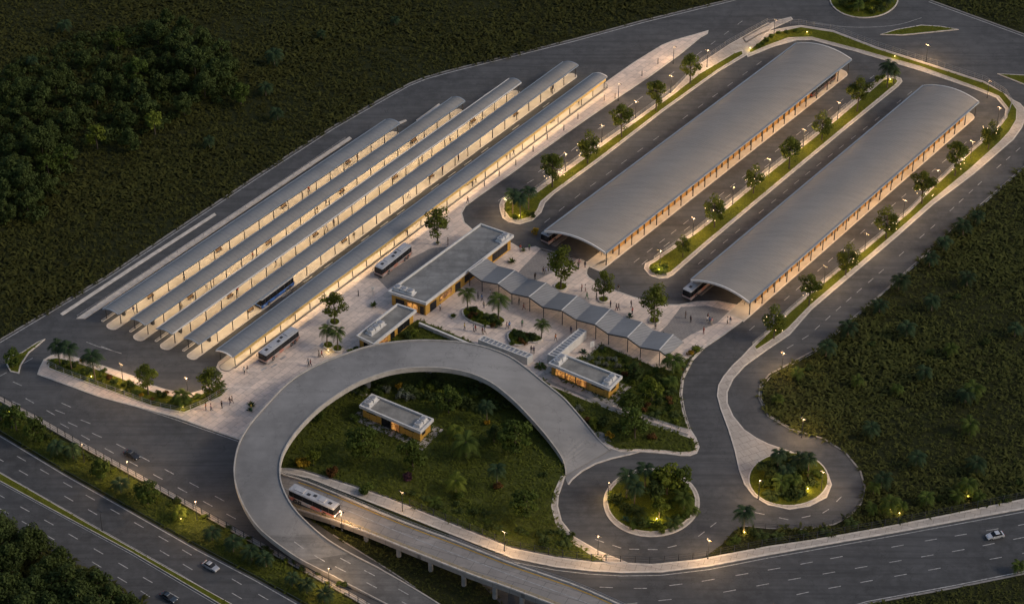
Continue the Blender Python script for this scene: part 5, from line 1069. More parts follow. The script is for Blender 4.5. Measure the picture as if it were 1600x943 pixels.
# plaza
plant(T_PLZ, 523, 505, .4, 'tall leafy tree in a round planter near the two palms', 1.0); plant(T_PLZ, 684, 381, .4, 'tall leafy tree in a round planter behind the main building', 1.0); plant(T_PLZ, 876, 450, .4, 'largest leafy tree, behind the folded canopy', 1.22)
plant(T_PLZ, 943, 470, .4, 'smallest leafy tree in the line behind the folded canopy', .75); plant(T_PLZ, 1022, 504, .4, 'leafy tree in the planter nearest the second vaulted hall', .95)
plant(PALM, 511, 540, .4, 'plaza palm nearer the parked bus', 1.0); plant(PALM, 528, 547, .4, 'plaza palm nearer the ring ramp', 1.0); plant(PALM, 731, 484, .5, 'palm at the main building end of the curved planter', 1.0); plant(PALM, 779, 501, .5, 'palm at the folded canopy end of the curved planter', 1.15); plant(PALM, 846, 529, .5, 'palm of the planter near the folded canopy', 1.0)
for lab, u, v, kd, s in (('green bush in the curved planter beside its first palm', 740, 485, B_MID, .8), ('reddish bush in the curved planter', 746, 493, B_RED, .9), ('dark bush at the low end of the curved planter', 732, 496, B_DRK, .6), ('dark feathery palm shrub in the middle of the curved planter', 765, 499, FERND, 1.0), ('bright round bush in the curved planter', 760, 508, B_BRT, .8), ('dark bush at the rim of the curved planter', 778, 509, B_DRK, .6), ('small brown bush in the curved planter', 770, 510, B_RED, .7),
                         ('green bush at the top of the shrub planter', 806, 521, B_MID, .9), ('dark bush in the shrub planter', 812, 527, B_DRK, .9), ('fern in the shrub planter', 822, 530, FERND, 1.0), ('broad dark bush beside the palm of the shrub planter', 834, 531, B_DRK, .8), ('low bush at the ramp side of the shrub planter', 801, 537, B_MID, .9), ('reddish plant in the shrub planter', 820, 537, B_RED, .8),
                         ('tuft of grass-like leaves in the tiny planter', 708, 495, FERN, .5), ('spiky green plant on the paving by the small sign panel', 584, 478, AG, 1.3), ('spiky green plants on the paving near the ring ramp', 393, 634, AG, 1.5), ('small spiky green plant near the ring ramp foot', 390, 641, AG, .9), ('teal spiky plant behind the white passage', 911, 551, [AG[0]], 1.5), ('teal spiky plant behind the folded canopy', 984, 495, [AG[0]], 1.1), ('green plant in front of the kiosk passage', 845, 573, FERN, .9),
                         ('spiky green plant behind the main building end', 800, 410, AG, 1.3), ('spiky plant on the paving by the bus hall mouth', 818, 392, AG, 1.1), ('yellowish leafy plant hanging over the tarmac by the bus hall', 835, 364, B_GLD, 1.0), ('bush where the ring ramp meets the small building', 548, 551, B_BRT, .9), ('dark bush by the small building', 556, 547, B_MID, .8), ('green bush in the planted strip under the plaza wall', 648, 523, B_BRT, 1.1), ('dark bush in the planted strip', 636, 527, B_DRK, .8),
                         ('shrub at the tip of the left grass wedge', 20, 573, T_MID, .75)): plant(kd, u, v, .2, lab, s)
pk = 0
for (lab, px), nmp in ((PLANTERS[0], 'curved planter'), (PLANTERS[1], 'shrub planter')):
    for x, y in scatter(inset(poly(px, 0, 1), .7), 1.35, .35):
        u, v = PX((x, y, .45)); kd, nm = [(B_MID, 'green'), (B_BRT, 'bright'), (FERN, 'ferny'), (B_DRK, 'dark'), (B_MID, 'leafy'), (B_RED, 'rusty')][pk % 6]; pk += 1; plant(kd, u, v, .45, f'small {nm} filler shrub in the {nmp}, {nth((nmp, nm))} of its kind from its near edge', .62, 'filler shrubs of the plaza planters')
for k, (x, y) in enumerate(scatter(inset(poly(BEDL), .6), 2.1, .4)):
    u, v = PX((x, y, .24)); kd, nm = [(B_MID, 'green'), (FERN, 'ferny'), (B_BRT, 'bright'), (B_DRK, 'dark')][k % 4]; plant(kd, u, v, .24, f'{nm} filler shrub in the palm bed, {nth(("bf", nm))} of its kind from the fence', .62, 'filler shrubs of the palm bed')
# palm bed at the platform ends
for lab, u, v, kd, s in (('tallest palm of the palm bed', 112, 577, PALMT, 1.1), ('slender palm beside the tallest one at the bed\'s wedge end', 94, 570, PALMT, .75), ('broad palm in the palm bed before the first lamp', 149, 594, PALMT, 1.15), ('broad-crowned dark tree in the middle of the palm bed', 232, 616, T_MED, .9), ('short palm near the plaza end of the palm bed', 284, 634, PALML, .9), ('broad tree at the plaza corner of the palm bed', 329, 625, T_MED, .95), ('small palm at the very end of the bed', 345, 610, PALML, .5)): plant(kd, u, v, .24, lab, s)
for k, (x, y) in enumerate([(250, 735), (290, 752), (330, 770), (380, 722), (430, 775), (505, 800), (530, 815), (570, 832), (620, 865), (650, 880), (735, 885), (765, 868), (800, 900), (870, 900), (910, 880), (1000, 860), (480, 770), (700, 900)]):
    u, v = F_(x, y, 0, 320, .3393); kd = [B_BRT, B_MID, FERN, B_GLD, B_MID, B_RED][k % 6]; plant(kd, u, v, .24, f'{["bright", "green", "ferny", "golden", "leafy", "rust-coloured"][k % 6]} low shrub in the palm bed, {nth(("pb", k % 6))} of its colour from the grass wedge', .72, 'low shrubs of the palm bed')
# hedge strip
HT = [(5, 105), (75, 150), (165, 205), (262, 265), (335, 280), (462, 375), (552, 435), (675, 490), (820, 555), (970, 655), (1065, 705), (1150, 745), (1215, 775), (1335, 860), (1400, 895), (1480, 940)]
for k, (x, y) in enumerate(HT):
    u, v = F_(x, y, 0, 620, .3425); gold = k == 8
    plant(PALMY if gold else (T_MID if k in (1, 2, 5, 7) else PALMD), u, v, .12, f'{"golden-lit palm" if gold else ("bushy small tree" if k in (1, 2, 5, 7) else "low spreading palm")} in the hedge strip, {nth(("hs", gold, k in (1, 2, 5, 7)))} of its kind from the junction', .92 if k in (1, 2, 5, 7) else .78, 'small trees of the hedge strip')
for k in range(34):
    t = (k+rng.uniform(.1, .9))/34; u = -10+560*t; v = 652+ (938-650)*t*.98+rng.uniform(-7, 9); kd = (B_MID, B_DRK, FERN, B_BRT)[k % 4]; plant(kd, u, v-6, .12, f'low {["green", "dark", "ferny", "yellow-green"][k % 4]} shrub of the hedge strip, {nth(("hb", k % 4))} of its kind from the junction', .62, 'low shrubs of the hedge strip')
# garden inside the ring
G = [('broad tree in front of the lawn kiosk', 566, 716, T_MID, 1.0), ('broad tree near the purple shrub', 645, 735, T_MID, .95), ('big dark tree on the lawn close to the ring ramp', 805, 708, T_MID, 1.25), ('dark tree on the lawn by the big roundabout', 819, 808, T_MID, 1.05), ('tree behind the lawn kiosk, near the ramp column', 701, 645, T_MID, 1.0),
     ('grey-green palm behind the lawn kiosk', 761, 659, PALMT, .7), ('grey-green palm in the middle of the lawn', 777, 759, PALMT, .78), ('dark tree on the lawn below the ramp\'s descent', 772, 690, T_DRK, .5), ('slender pale palm left of the taller pale palm', 712, 684, PALMY, .75), ('taller pale palm on the lawn', 729, 712, PALML, 1.05), ('bright yellow-green palm on the lawn', 712, 767, PALMY, 1.0),
     ('bright shrub next to the yellow-flowered bush', 490, 727, T_BRT, .55), ('bush of yellow flowers near the walkway', 476, 727, B_GLD, 1.5), ('orange-leaved bush near the walkway', 518, 741, B_RED, 1.2), ('purple shrub on the lawn', 637, 749, B_PUR, 1.3), ('low green bush on the lawn by the walkway', 573, 769, B_MID, 1.3), ('low fern on the lawn, right of the walkway lamp', 679, 786, FERN, 1.2), ('green bush under the bright palm', 718, 779, B_MID, 1.1), ('flowering bush under the grey-green palm', 762, 662, B_GLD, .8), ('brown bush under the middle palm', 778, 761, B_RED, .9),
     ('green bush by the ring ramp above the yellow flowers', 499, 655, B_MID, 1.2), ('green bush close to the kiosk wall', 554, 656, B_MID, 1.1), ('pale bush beside the kiosk', 628, 622, B_GRY, 1.2), ('yellow bush under the ramp behind the kiosk', 624, 610, B_GLD, 1.0), ('second pale bush behind the kiosk', 640, 624, B_GRY, 1.1), ('grey spiky bush under the ramp', 604, 612, B_GRY, .9), ('dark fern on the lawn near the roundabout kerb', 884, 850, FERND, .8), ('tiny dark bush on the lawn alone', 850, 743, B_DRK, .5), ('dark bush by the roundabout fence', 850, 852, B_DRK, .7)]
for lab, u, v, kd, s in G: plant(kd, u, v, .2, lab, s*1.12)
for k, t in enumerate(np.sort(rng.random(44))):
    u = 560+240*t; v = 592+36*rng.random()+42*max(0, (t-.45)); kd, nm = [(B_DRK, 'dark'), (FERND, 'dark ferny'), (B_MID, 'green'), (B_DRK, 'dense'), (B_BRT, 'bright')][k % 5]; 
    if 560 < u < 690 and v > 622: v -= 22
    plant(kd, u, v, .2, f'{nm} understorey shrub beneath the ring ramp, {nth(("us", nm))} of its kind from the plaza palms', 1.0, 'understorey shrubs under the ring ramp')
for k in range(26):
    a = k/26; u = 640+270*a+rng.uniform(-8, 8); v = 785+70*min(1, a*1.3)-rng.uniform(2, 24); kd, nm = [(FERN, 'ferny'), (B_DRK, 'dark'), (FERND, 'dark ferny')][k % 3]; plant(kd, u, v, .2, f'low {nm} plant along the roundabout fence, {nth(("rf", nm))} of its kind from the bridge', .6, 'low plants along the roundabout fence')
# dense garden
S7 = 320, .3393
for lab, u, v, kd, s in (('big dark tree below the garden kiosk path', 992, 684, T_MID, 1.25), ('bright round bush-tree in the dense garden', 1018, 626, T_BRT, .85), ('broad tree behind the garden kiosk', 992, 592, T_DRK, .7), ('palm at the top corner of the dense garden', 1051, 582, PALML, 1.0), ('tree beside the path in the dense garden', 985, 648, T_MID, .85), ('second palm in the dense garden by the kerb', 1046, 606, PALML, .8), ('bright bush by the ramp on the lower lawn', 928, 666, B_BRT, 1.5), ('red bush by the ramp on the lower lawn', 917, 658, B_RED, 1.1), ('bluish bush by the ramp on the lower lawn', 943, 664, B_DRK, 1.1), ('rusty bush on the lower lawn', 1019, 684, B_RED, 1.2), ('golden bush at the ramp kerb', 952, 683, B_GLD, .9), ('dark bush on the lower lawn', 972, 668, B_DRK, 1.0), ('pale flowering bush by the kiosk path', 905, 642, B_GRY, .9), ('bright tall bush at the plaza tip of the garden', 1087, 548, B_BRT, 1.1), ('golden bush near the plaza tip', 1079, 553, B_GLD, .8)): plant(kd, u, v, .22, lab, s)
gp = scatter([(x, y) for x, y in inset(GARDW, 1.0)], 2.3, .4); kc = inset([(c.x, c.y) for c in KC[1]], 0); kc = inset(ccw(kc), -1.8); gp = gp[~inpoly(gp, kc)]
for k, (x, y) in enumerate(gp[:110]):
    u, v = PX((x, y, .22)); far = v < 575 and u < 985
    kd, nm = ([(B_GRY, 'pale'), (B_MID, 'green'), (B_GRY, 'white-flowered')] if far else [(B_DRK, 'dark'), (B_MID, 'green'), (FERND, 'dark ferny'), (B_BRT, 'bright'), (B_RED, 'reddish'), (B_MID, 'leafy'), (B_DRK, 'dense'), (FERN, 'ferny')])[int(rng.integers(3 if far else 8))]
    plant(kd, u, v, .22, f'{nm} shrub in the dense garden, {nth(("dg", nm))} of its kind from the path', .8, 'shrubs of the dense garden')
# big round island, smaller island, top roundabout, triangle
RB = [('tall palm at the ramp side of the big round island', 228, 515, PALMT, .85), ('dark palm at the back of the big round island', 400, 440, PALMT, .75), ('second palm at the ramp side of the big round island', 300, 600, PALMT, .72), ('bright leafy tree in the big round island', 600, 480, T_BRT, 1.0), ('dark leafy tree next to the bright one in the big island', 700, 480, T_MID, .9), ('small glowing uplit tree in the big round island', 530, 700, T_BRT, .62), ('drooping palm on the loop side of the big island', 755, 620, PALML, 1.0), ('dark broad tree at the centre of the big island', 480, 560, T_DRK, .62), ('dark tree in the back row of the big island', 520, 450, T_DRK, .6)]
for lab, x, y, kd, s in RB: u, v = F_(x, y, 940, 690, .1696); plant(kd, u, v, .24, lab, s*1.15)
for k, (x, y, kd, nm) in enumerate([(130, 545, B_DRK, 'dark bush'), (100, 500, B_BRT, 'bright bush'), (215, 720, AG, 'agave-like plant'), (345, 765, B_DRK, 'blue-green bush'), (420, 745, FERN, 'fern'), (440, 790, AG, 'spiky plant'), (520, 770, B_BRT, 'low bright bush'), (655, 760, FERND, 'broad fern'), (700, 720, FERN, 'arching fern'), (785, 690, B_MID, 'green bush'), (840, 640, FERN, 'golden fern'), (560, 820, B_BRT, 'grassy bush'), (240, 640, B_DRK, 'dense bush'), (620, 620, B_MID, 'leafy bush'), (350, 660, FERND, 'dark fern'), (660, 560, B_MID, 'tall bush'), (300, 790, B_MID, 'round bush'), (810, 560, B_DRK, 'shady bush')]):
    u, v = F_(x, y, 940, 690, .1696); plant(kd, u, v, .24, f'{nm} in the big round island, {nth(("ri", nm))} of its kind from the ramp', 1.1 if kd not in (AG,) else 1.3, 'low plants of the big round island')
for lab, u, v, kd, s in (('tallest palm of the smaller round island', 1214, 735, PALMT, .75), ('dark palm on the loop side of the smaller island', 1262, 744, PALMT, .72), ('spreading palm at the front of the smaller island', 1220, 766, PALML, .9), ('second spreading palm in the smaller island', 1240, 760, PALML, .85), ('dark palm at the centre of the smaller island', 1228, 748, PALMD, .9), ('palm at the back of the smaller island', 1246, 733, PALMD, .9), ('small tree in the smaller island', 1206, 751, T_DRK, .5),
    ('low bush at the pavement side of the smaller island', 1188, 757, B_BRT, .8), ('fern at the front of the smaller island', 1232, 778, FERN, .9), ('dark bush in the smaller island', 1255, 770, B_DRK, .8), ('bright bush near the lamp of the smaller island', 1276, 758, B_BRT, .7),
    ('palm in the far roundabout, nearest its centre', 1350, 3, PALMD, .9), ('dark tree in the far roundabout', 1334, 2, T_DRK, .5), ('palm at the railing side of the far roundabout', 1341, 18, PALML, .8), ('bushy palm on the open side of the far roundabout', 1385, 12, PALMD, .8), ('bush in the far roundabout', 1366, 19, B_DRK, .9), ('bush at the edge of the far roundabout', 1316, 9, B_DRK, .9), ('palm hidden at the back of the far roundabout', 1366, -4, PALMD, 1.0),
    ('palm in the triangle where both loops join', 1162, 831, PALMT, .82), ('dark bush of the joining triangle', 1175, 834, B_DRK, .8), ('fern of the joining triangle', 1190, 838, FERND, .9), ('low bush at the tip of the joining triangle', 1140, 851, B_MID, .8), ('bush near the tip of the joining triangle', 1150, 843, FERN, .9), ('dark fern along the loop of the joining triangle', 1215, 838, FERND, .8), ('dark fern at the field end of the triangle', 1290, 832, FERND, .8), ('bush at the field end of the triangle', 1255, 837, B_DRK, .7), ('fern by the loop fence', 1330, 818, FERND, .9)):
    plant(kd, u, v, .2, lab, s)
for k in range(16):
    a = 2.4*k; rr = math.sqrt((k+.5)/16)*.86; plant([B_DRK, B_MID, FERND, B_DRK][k % 4], 1232+57*rr*math.cos(a), 750+37*rr*math.sin(a), .2, f'{["dense dark", "leafy green", "dark ferny", "broad dark"][k % 4]} shrub filling the smaller round island, {ordinal(k//4+1)} of its kind from the centre', 1.2, 'shrubs of the smaller round island')
for k in range(14):
    a = 2.4*k+1; rr = math.sqrt((k+.5)/14)*.8; plant([B_DRK, FERND, B_MID][k % 3], 1350+48*rr*math.cos(a), 0+26*rr*math.sin(a), .2, f'{["dense dark", "ferny", "leafy green"][k % 3]} shrub filling the far roundabout, {ordinal(k//3+1)} of its kind from the centre', .95, 'shrubs of the far roundabout')
vb = 0
for u, v in ((1205, 58), (1216, 53), (1228, 52), (1198, 64), (1190, 70), (1184, 74), (1242, 50)): vb += 1; plant(B_MID, u, v, .2, f'leafy green bush on the verge by the paved spit, {ordinal(vb)} from the spit', .7, 'bushes on the verge by the paved spit')
# right field
R8 = [(955, 85, 'd'), (897, 140, 'd'), (808, 210, 'd'), (742, 285, 'd'), (915, 370, 'd'), (600, 390, 'd'), (752, 485, 'y'), (512, 497, 'd'), (635, 610, 'y'), (368, 605, 'd'), (267, 695, 'd'), (840, 697, 'p'), (1135, 605, 'd'), (135, 800, 'm'), (410, 835, 'm'), (715, 810, 'd'), (595, 870, 'm'), (940, 890, 'p'), (40, 915, 'm'), (750, 690, 'b'), (180, 760, 'b'), (1000, 640, 'b'), (480, 650, 'b'), (870, 430, 'b')]
pts = [(*F_(x, y, 1200, 320, .3393), t) for x, y, t in R8]+[(*F_(x, y, 1200, 620, .3425), t) for x, y, t in [(470, 185, 'd'), (672, 315, 'd'), (515, 412, 'd'), (548, 525, 'p'), (905, 445, 'p'), (918, 170, 'p'), (900, 25, 'd'), (480, 440, 'm'), (960, 480, 'm'), (860, 480, 'm'), (720, 490, 'm'), (470, 530, 'm'), (610, 520, 'm'), (950, 350, 'd'), (1080, 470, 'b'), (1150, 400, 'b'), (780, 470, 'b'), (1140, 800, 'm')]]
for k, (u, v, t) in enumerate(sorted(pts, key=lambda q: q[1])):
    kd, nm = {'d': (PALMD, 'dark small palm'), 'p': (PALML, 'full green palm'), 'y': (PALMD, 'sparse palm'), 'm': (PALML, 'low bushy palm'), 'b': (B_DRK, 'dark low bush')}[t]
    plant(kd, u, v, 0, f'{nm} in the field beyond the loop road, {nth(("rf8", nm))} from the far end', {'m': .62, 'b': .7}.get(t, .88), 'palms scattered over the field')
# woodland on the dark field
W1 = [(450, 690, 'y', 'yellow-green young tree in front of the woodland, nearest the station'), (715, 618, 'g', 'bright green young tree standing alone before the woodland'), (1110, 482, 'g', 'bright green tree at the end of the woodland facing the canopies'), (630, 385, 'y', 'yellowish tree inside the dark woodland'), (300, 770, 'g', 'bright shrubby tree low in the woodland'), (225, 805, 'y', 'yellowish low tree by the woodland\'s front edge'), (545, 230, 'g', 'dull green tree at the back of the woodland')]
for x, y, t, lab in W1:
    u, v = F_(x, y, 0, 0, .3393); plant(T_BRT if (x, y) in ((450, 690), (715, 618)) else T_MID, u, v, 0, lab, .95 if (x, y) != (630, 385) else 1.1)
for k, (x, y, t) in enumerate(sorted([(965, 682, 'p'), (1025, 272, 't'), (945, 455, 'B'), (835, 425, 't'), (850, 530, 't'), (605, 695, 't'), (320, 605, 't'), (100, 470, 'B'), (200, 490, 't'), (260, 440, 'B'), (730, 210, 'B'), (830, 260, 'B'), (1000, 400, 'B'), (900, 350, 'B'), (560, 560, 't'), (600, 600, 't'), (390, 320, 't'), (300, 390, 't'), (450, 480, 't'), (520, 330, 't'), (700, 330, 't'), (640, 460, 't'), (740, 440, 't'), (480, 410, 't'), (180, 560, 't'), (90, 560, 't'), (120, 640, 't'), (240, 660, 't'), (60, 730, 't'), (150, 720, 't'), (200, 730, 'B'), (120, 900, 'B'), (220, 900, 't'), (60, 860, 'B'), (30, 940, 't'), (130, 980, 't'), (30, 1020, 't'), (170, 950, 't'), (300, 150, 'p'), (150, 310, 'p'), (60, 380, 't'), (30, 490, 't'), (380, 560, 't'), (780, 340, 't'), (960, 310, 't'), (680, 540, 't'), (350, 480, 't'), (560, 430, 't'), (850, 180, 't'), (770, 130, 't'), (930, 220, 't'), (1060, 350, 't'), (15, 620, 't'), (80, 800, 't')], key=lambda q: -q[0]-q[1])):
    u, v = F_(x, y, 0, 0, .3393); kd = {'t': T_DRK, 'B': T_BIG, 'p': PALMD}[t]; plant(kd, u, v, 0, f'{ {"t": "dark bushy tree", "B": "big dark spreading tree", "p": "dark small palm"}[t]} of the field woodland, {nth(("wd", t))} of its kind from the station', .82 if t != 'B' else .78, 'trees of the dark woodland')
for k, (x, y) in enumerate([(85, 300), (45, 440), (100, 555), (300, 180), (640, 120)]):
    u, v = F_(x, y, 400, 0, .3393); plant(PALMD, u, v, 0, f'lone dark palm on the field between woodland and road, {ordinal(k+1)} from the woodland', .95 if k < 3 else .6, 'lone palms on the dark field')
up = scatter(poly([(-40, 130), (120, 60), (240, 40), (300, 45), (360, 90), (365, 150), (300, 175), (230, 215), (150, 230), (115, 260), (95, 310), (60, 345), (-40, 360)]), 3.4)
cl = [(x, y, 1.2*s, 1.9*s, 1.9*s, 1.3*s) for (x, y), s in zip(up, rng.uniform(.6, 1.2, len(up)))]
me = cloud_mesh('undergrowth', cl, 26000, .8, 'leaf_dark'); o = bpy.data.objects.new('undergrowth', me); COL.objects.link(o); tag(o, kind='stuff')
# woodland at the near corner
for k, (u, v, t) in enumerate(sorted([(45, 875, 'B'), (20, 900, 'B'), (80, 915, 'B'), (60, 945, 'B'), (110, 940, 'B'), (5, 860, 'B'), (155, 935, 't'), (130, 965, 'B'), (178, 955, 't'), (15, 950, 'B'), (85, 975, 'B'), (200, 965, 't'), (40, 985, 'B'), (150, 990, 'B'), (-20, 930, 'B'), (-30, 880, 'B'), (215, 985, 't'), (100, 890, 't'), (65, 868, 't')], key=lambda q: q[1]-q[0]*.6)):
    plant(T_BIG if t == 'B' else T_DRK, u, v, 0, f'{"big dense dark tree" if t == "B" else "smaller dark tree"} in the near corner woodland below the highway, {nth(("nc", t))} from the highway', .85 if t == 'B' else .9, 'trees of the near corner woodland')
for r in PROTOS:                                                            # the patterns themselves are not part of the place
    for c in list(r.children): bpy.data.objects.remove(c)
    bpy.data.objects.remove(r)
# ------------------------------------------------------------------ people
M['skin'] = simple('skin', (.30, .18, .12), .6); M['skin_l'] = simple('skin_light', (.45, .30, .22), .6); M['hair'] = simple('hair', (.018, .013, .01), .7); M['shoe'] = simple('shoe', (.03, .028, .026), .6)
CLOTH = {'white': (.62, .60, .57), 'black': (.02, .02, .022), 'dark': (.05, .05, .06), 'navy': (.03, .04, .09), 'red': (.35, .05, .04), 'maroon': (.16, .04, .05), 'blue': (.10, .20, .40), 'green': (.06, .22, .10), 'yellow': (.50, .38, .06), 'grey': (.2, .2, .2), 'pink': (.5, .25, .25), 'orange': (.5, .18, .05), 'beige': (.42, .35, .26)}
for k, c in CLOTH.items(): M['cloth_'+k] = simple('cloth_'+k, c, .85, var=.1, scale=6)
def body_mesh(stride, swing, bag=False):
    """one continuous skinned figure, 1.75 m tall, facing +x"""
    s = stride; J = {'pel': (0, 0, .95), 'bel': (0, 0, 1.12), 'che': (.01, 0, 1.33), 'nek': (.02, 0, 1.47), 'chin': (.035, 0, 1.56), 'head': (.04, 0, 1.66), 'top': (.03, 0, 1.70)}
    R = {'pel': (.15, .12), 'bel': (.135, .10), 'che': (.17, .11), 'nek': (.055, .055), 'chin': (.075, .07), 'head': (.095, .085), 'top': (.07, .07)}
    E = [('pel', 'bel'), ('bel', 'che'), ('che', 'nek'), ('nek', 'chin'), ('chin', 'head'), ('head', 'top')]
    for sd, k in ((1, 'l'), (-1, 'r')):
        f = s*sd; J.update({'hip'+k: (0, sd*.10, .90), 'kne'+k: (f*.55+.04, sd*.105, .50), 'ank'+k: (f*.95-.02*(1 if f > 0 else 3), sd*.105, .09 if f >= 0 else .13), 'toe'+k: (f*.95+.16, sd*.115, .045)})
        R.update({'hip'+k: (.095, .095), 'kne'+k: (.062, .062), 'ank'+k: (.045, .045), 'toe'+k: (.042, .03)}); E += [('pel', 'hip'+k), ('hip'+k, 'kne'+k), ('kne'+k, 'ank'+k), ('ank'+k, 'toe'+k)]
        g = -f*swing; J.update({'sho'+k: (0, sd*.185, 1.40), 'elb'+k: (g*.35-.02, sd*.235, 1.12), 'wri'+k: (g*.8+.06, sd*.23, .89), 'han'+k: (g*.85+.09, sd*.225, .81)})
        R.update({'sho'+k: (.065, .06), 'elb'+k: (.042, .042), 'wri'+k: (.03, .03), 'han'+k: (.036, .022)}); E += [('che', 'sho'+k), ('sho'+k, 'elb'+k), ('elb'+k, 'wri'+k), ('wri'+k, 'han'+k)]
        for q, (dx, dz) in enumerate(((.03, -.075), (.0, -.085), (-.03, -.075))): J[f'f{q}'+k] = (J['han'+k][0]+dx, sd*.222, J['han'+k][2]+dz); R[f'f{q}'+k] = (.011, .011); E.append(('han'+k, f'f{q}'+k))
    K = list(J); me = bpy.data.meshes.new('body'); me.from_pydata([J[k] for k in K], [(K.index(a), K.index(b)) for a, b in E], []); o = bpy.data.objects.new('body', me); COL.objects.link(o)
    o.modifiers.new('skin', 'SKIN'); o.modifiers.new('sub', 'SUBSURF').levels = 1
    for i, k in enumerate(K): me.skin_vertices[0].data[i].radius = R[k]
    me.skin_vertices[0].data[0].use_root = True
    dg = bpy.context.evaluated_depsgraph_get(); out = bpy.data.meshes.new_from_object(o.evaluated_get(dg)); bpy.data.objects.remove(o)
    out.materials.clear()
    for n in ('skin', 'cloth_white', 'cloth_dark', 'shoe'): out.materials.append(M[n])
    idx = []
    for p in out.polygons:
        c = p.center; arm = abs(c.y) > .195 and c.z < 1.30
        idx.append(3 if c.z < .10 else 2 if c.z < .97 and not (arm or (abs(c.y) > .19 and c.z > .6)) else 0 if c.z > 1.47 or arm or (abs(c.y) > .19 and c.z < .97) else 1)
    out.polygons.foreach_set('material_index', idx); out.polygons.foreach_set('use_smooth', [True]*len(idx)); out.update(); return out
BODIES = [body_mesh(.0, 0), body_mesh(.30, .9), body_mesh(-.26, .9), body_mesh(.12, .5)]
hm = MB(); hm.ball((.015, 0, 1.695), (.112, .10, .085), n=10, k=6); hm.ball((-.03, 0, 1.64), (.075, .095, .09), n=10, k=6); HAIR = hm.build('hair', 'hair', smooth=True); HAIRM = HAIR.data; bpy.data.objects.remove(HAIR)
NP = 0
def person(u, v, top, leg, where, pose=0, face=None, z=.15, sc=1.18):
    global NP; NP += 1
    r = thing('person', f'person in {top} top and {leg} trousers {where}', 'person', P(u, v, z), rng.uniform(0, 6.28) if face is None else face, 'people around the station'); r.scale = (sc,)*3
    b = bpy.data.objects.new('body', BODIES[pose]); COL.objects.link(b); b.parent = r
    for i, mt in enumerate(('skin' if NP % 3 else 'skin_l', 'cloth_'+top, 'cloth_'+leg, 'shoe')): b.material_slots[i].link = 'OBJECT'; b.material_slots[i].material = M[mt]
    h = bpy.data.objects.new('hair', HAIRM); COL.objects.link(h); h.parent = r; return r
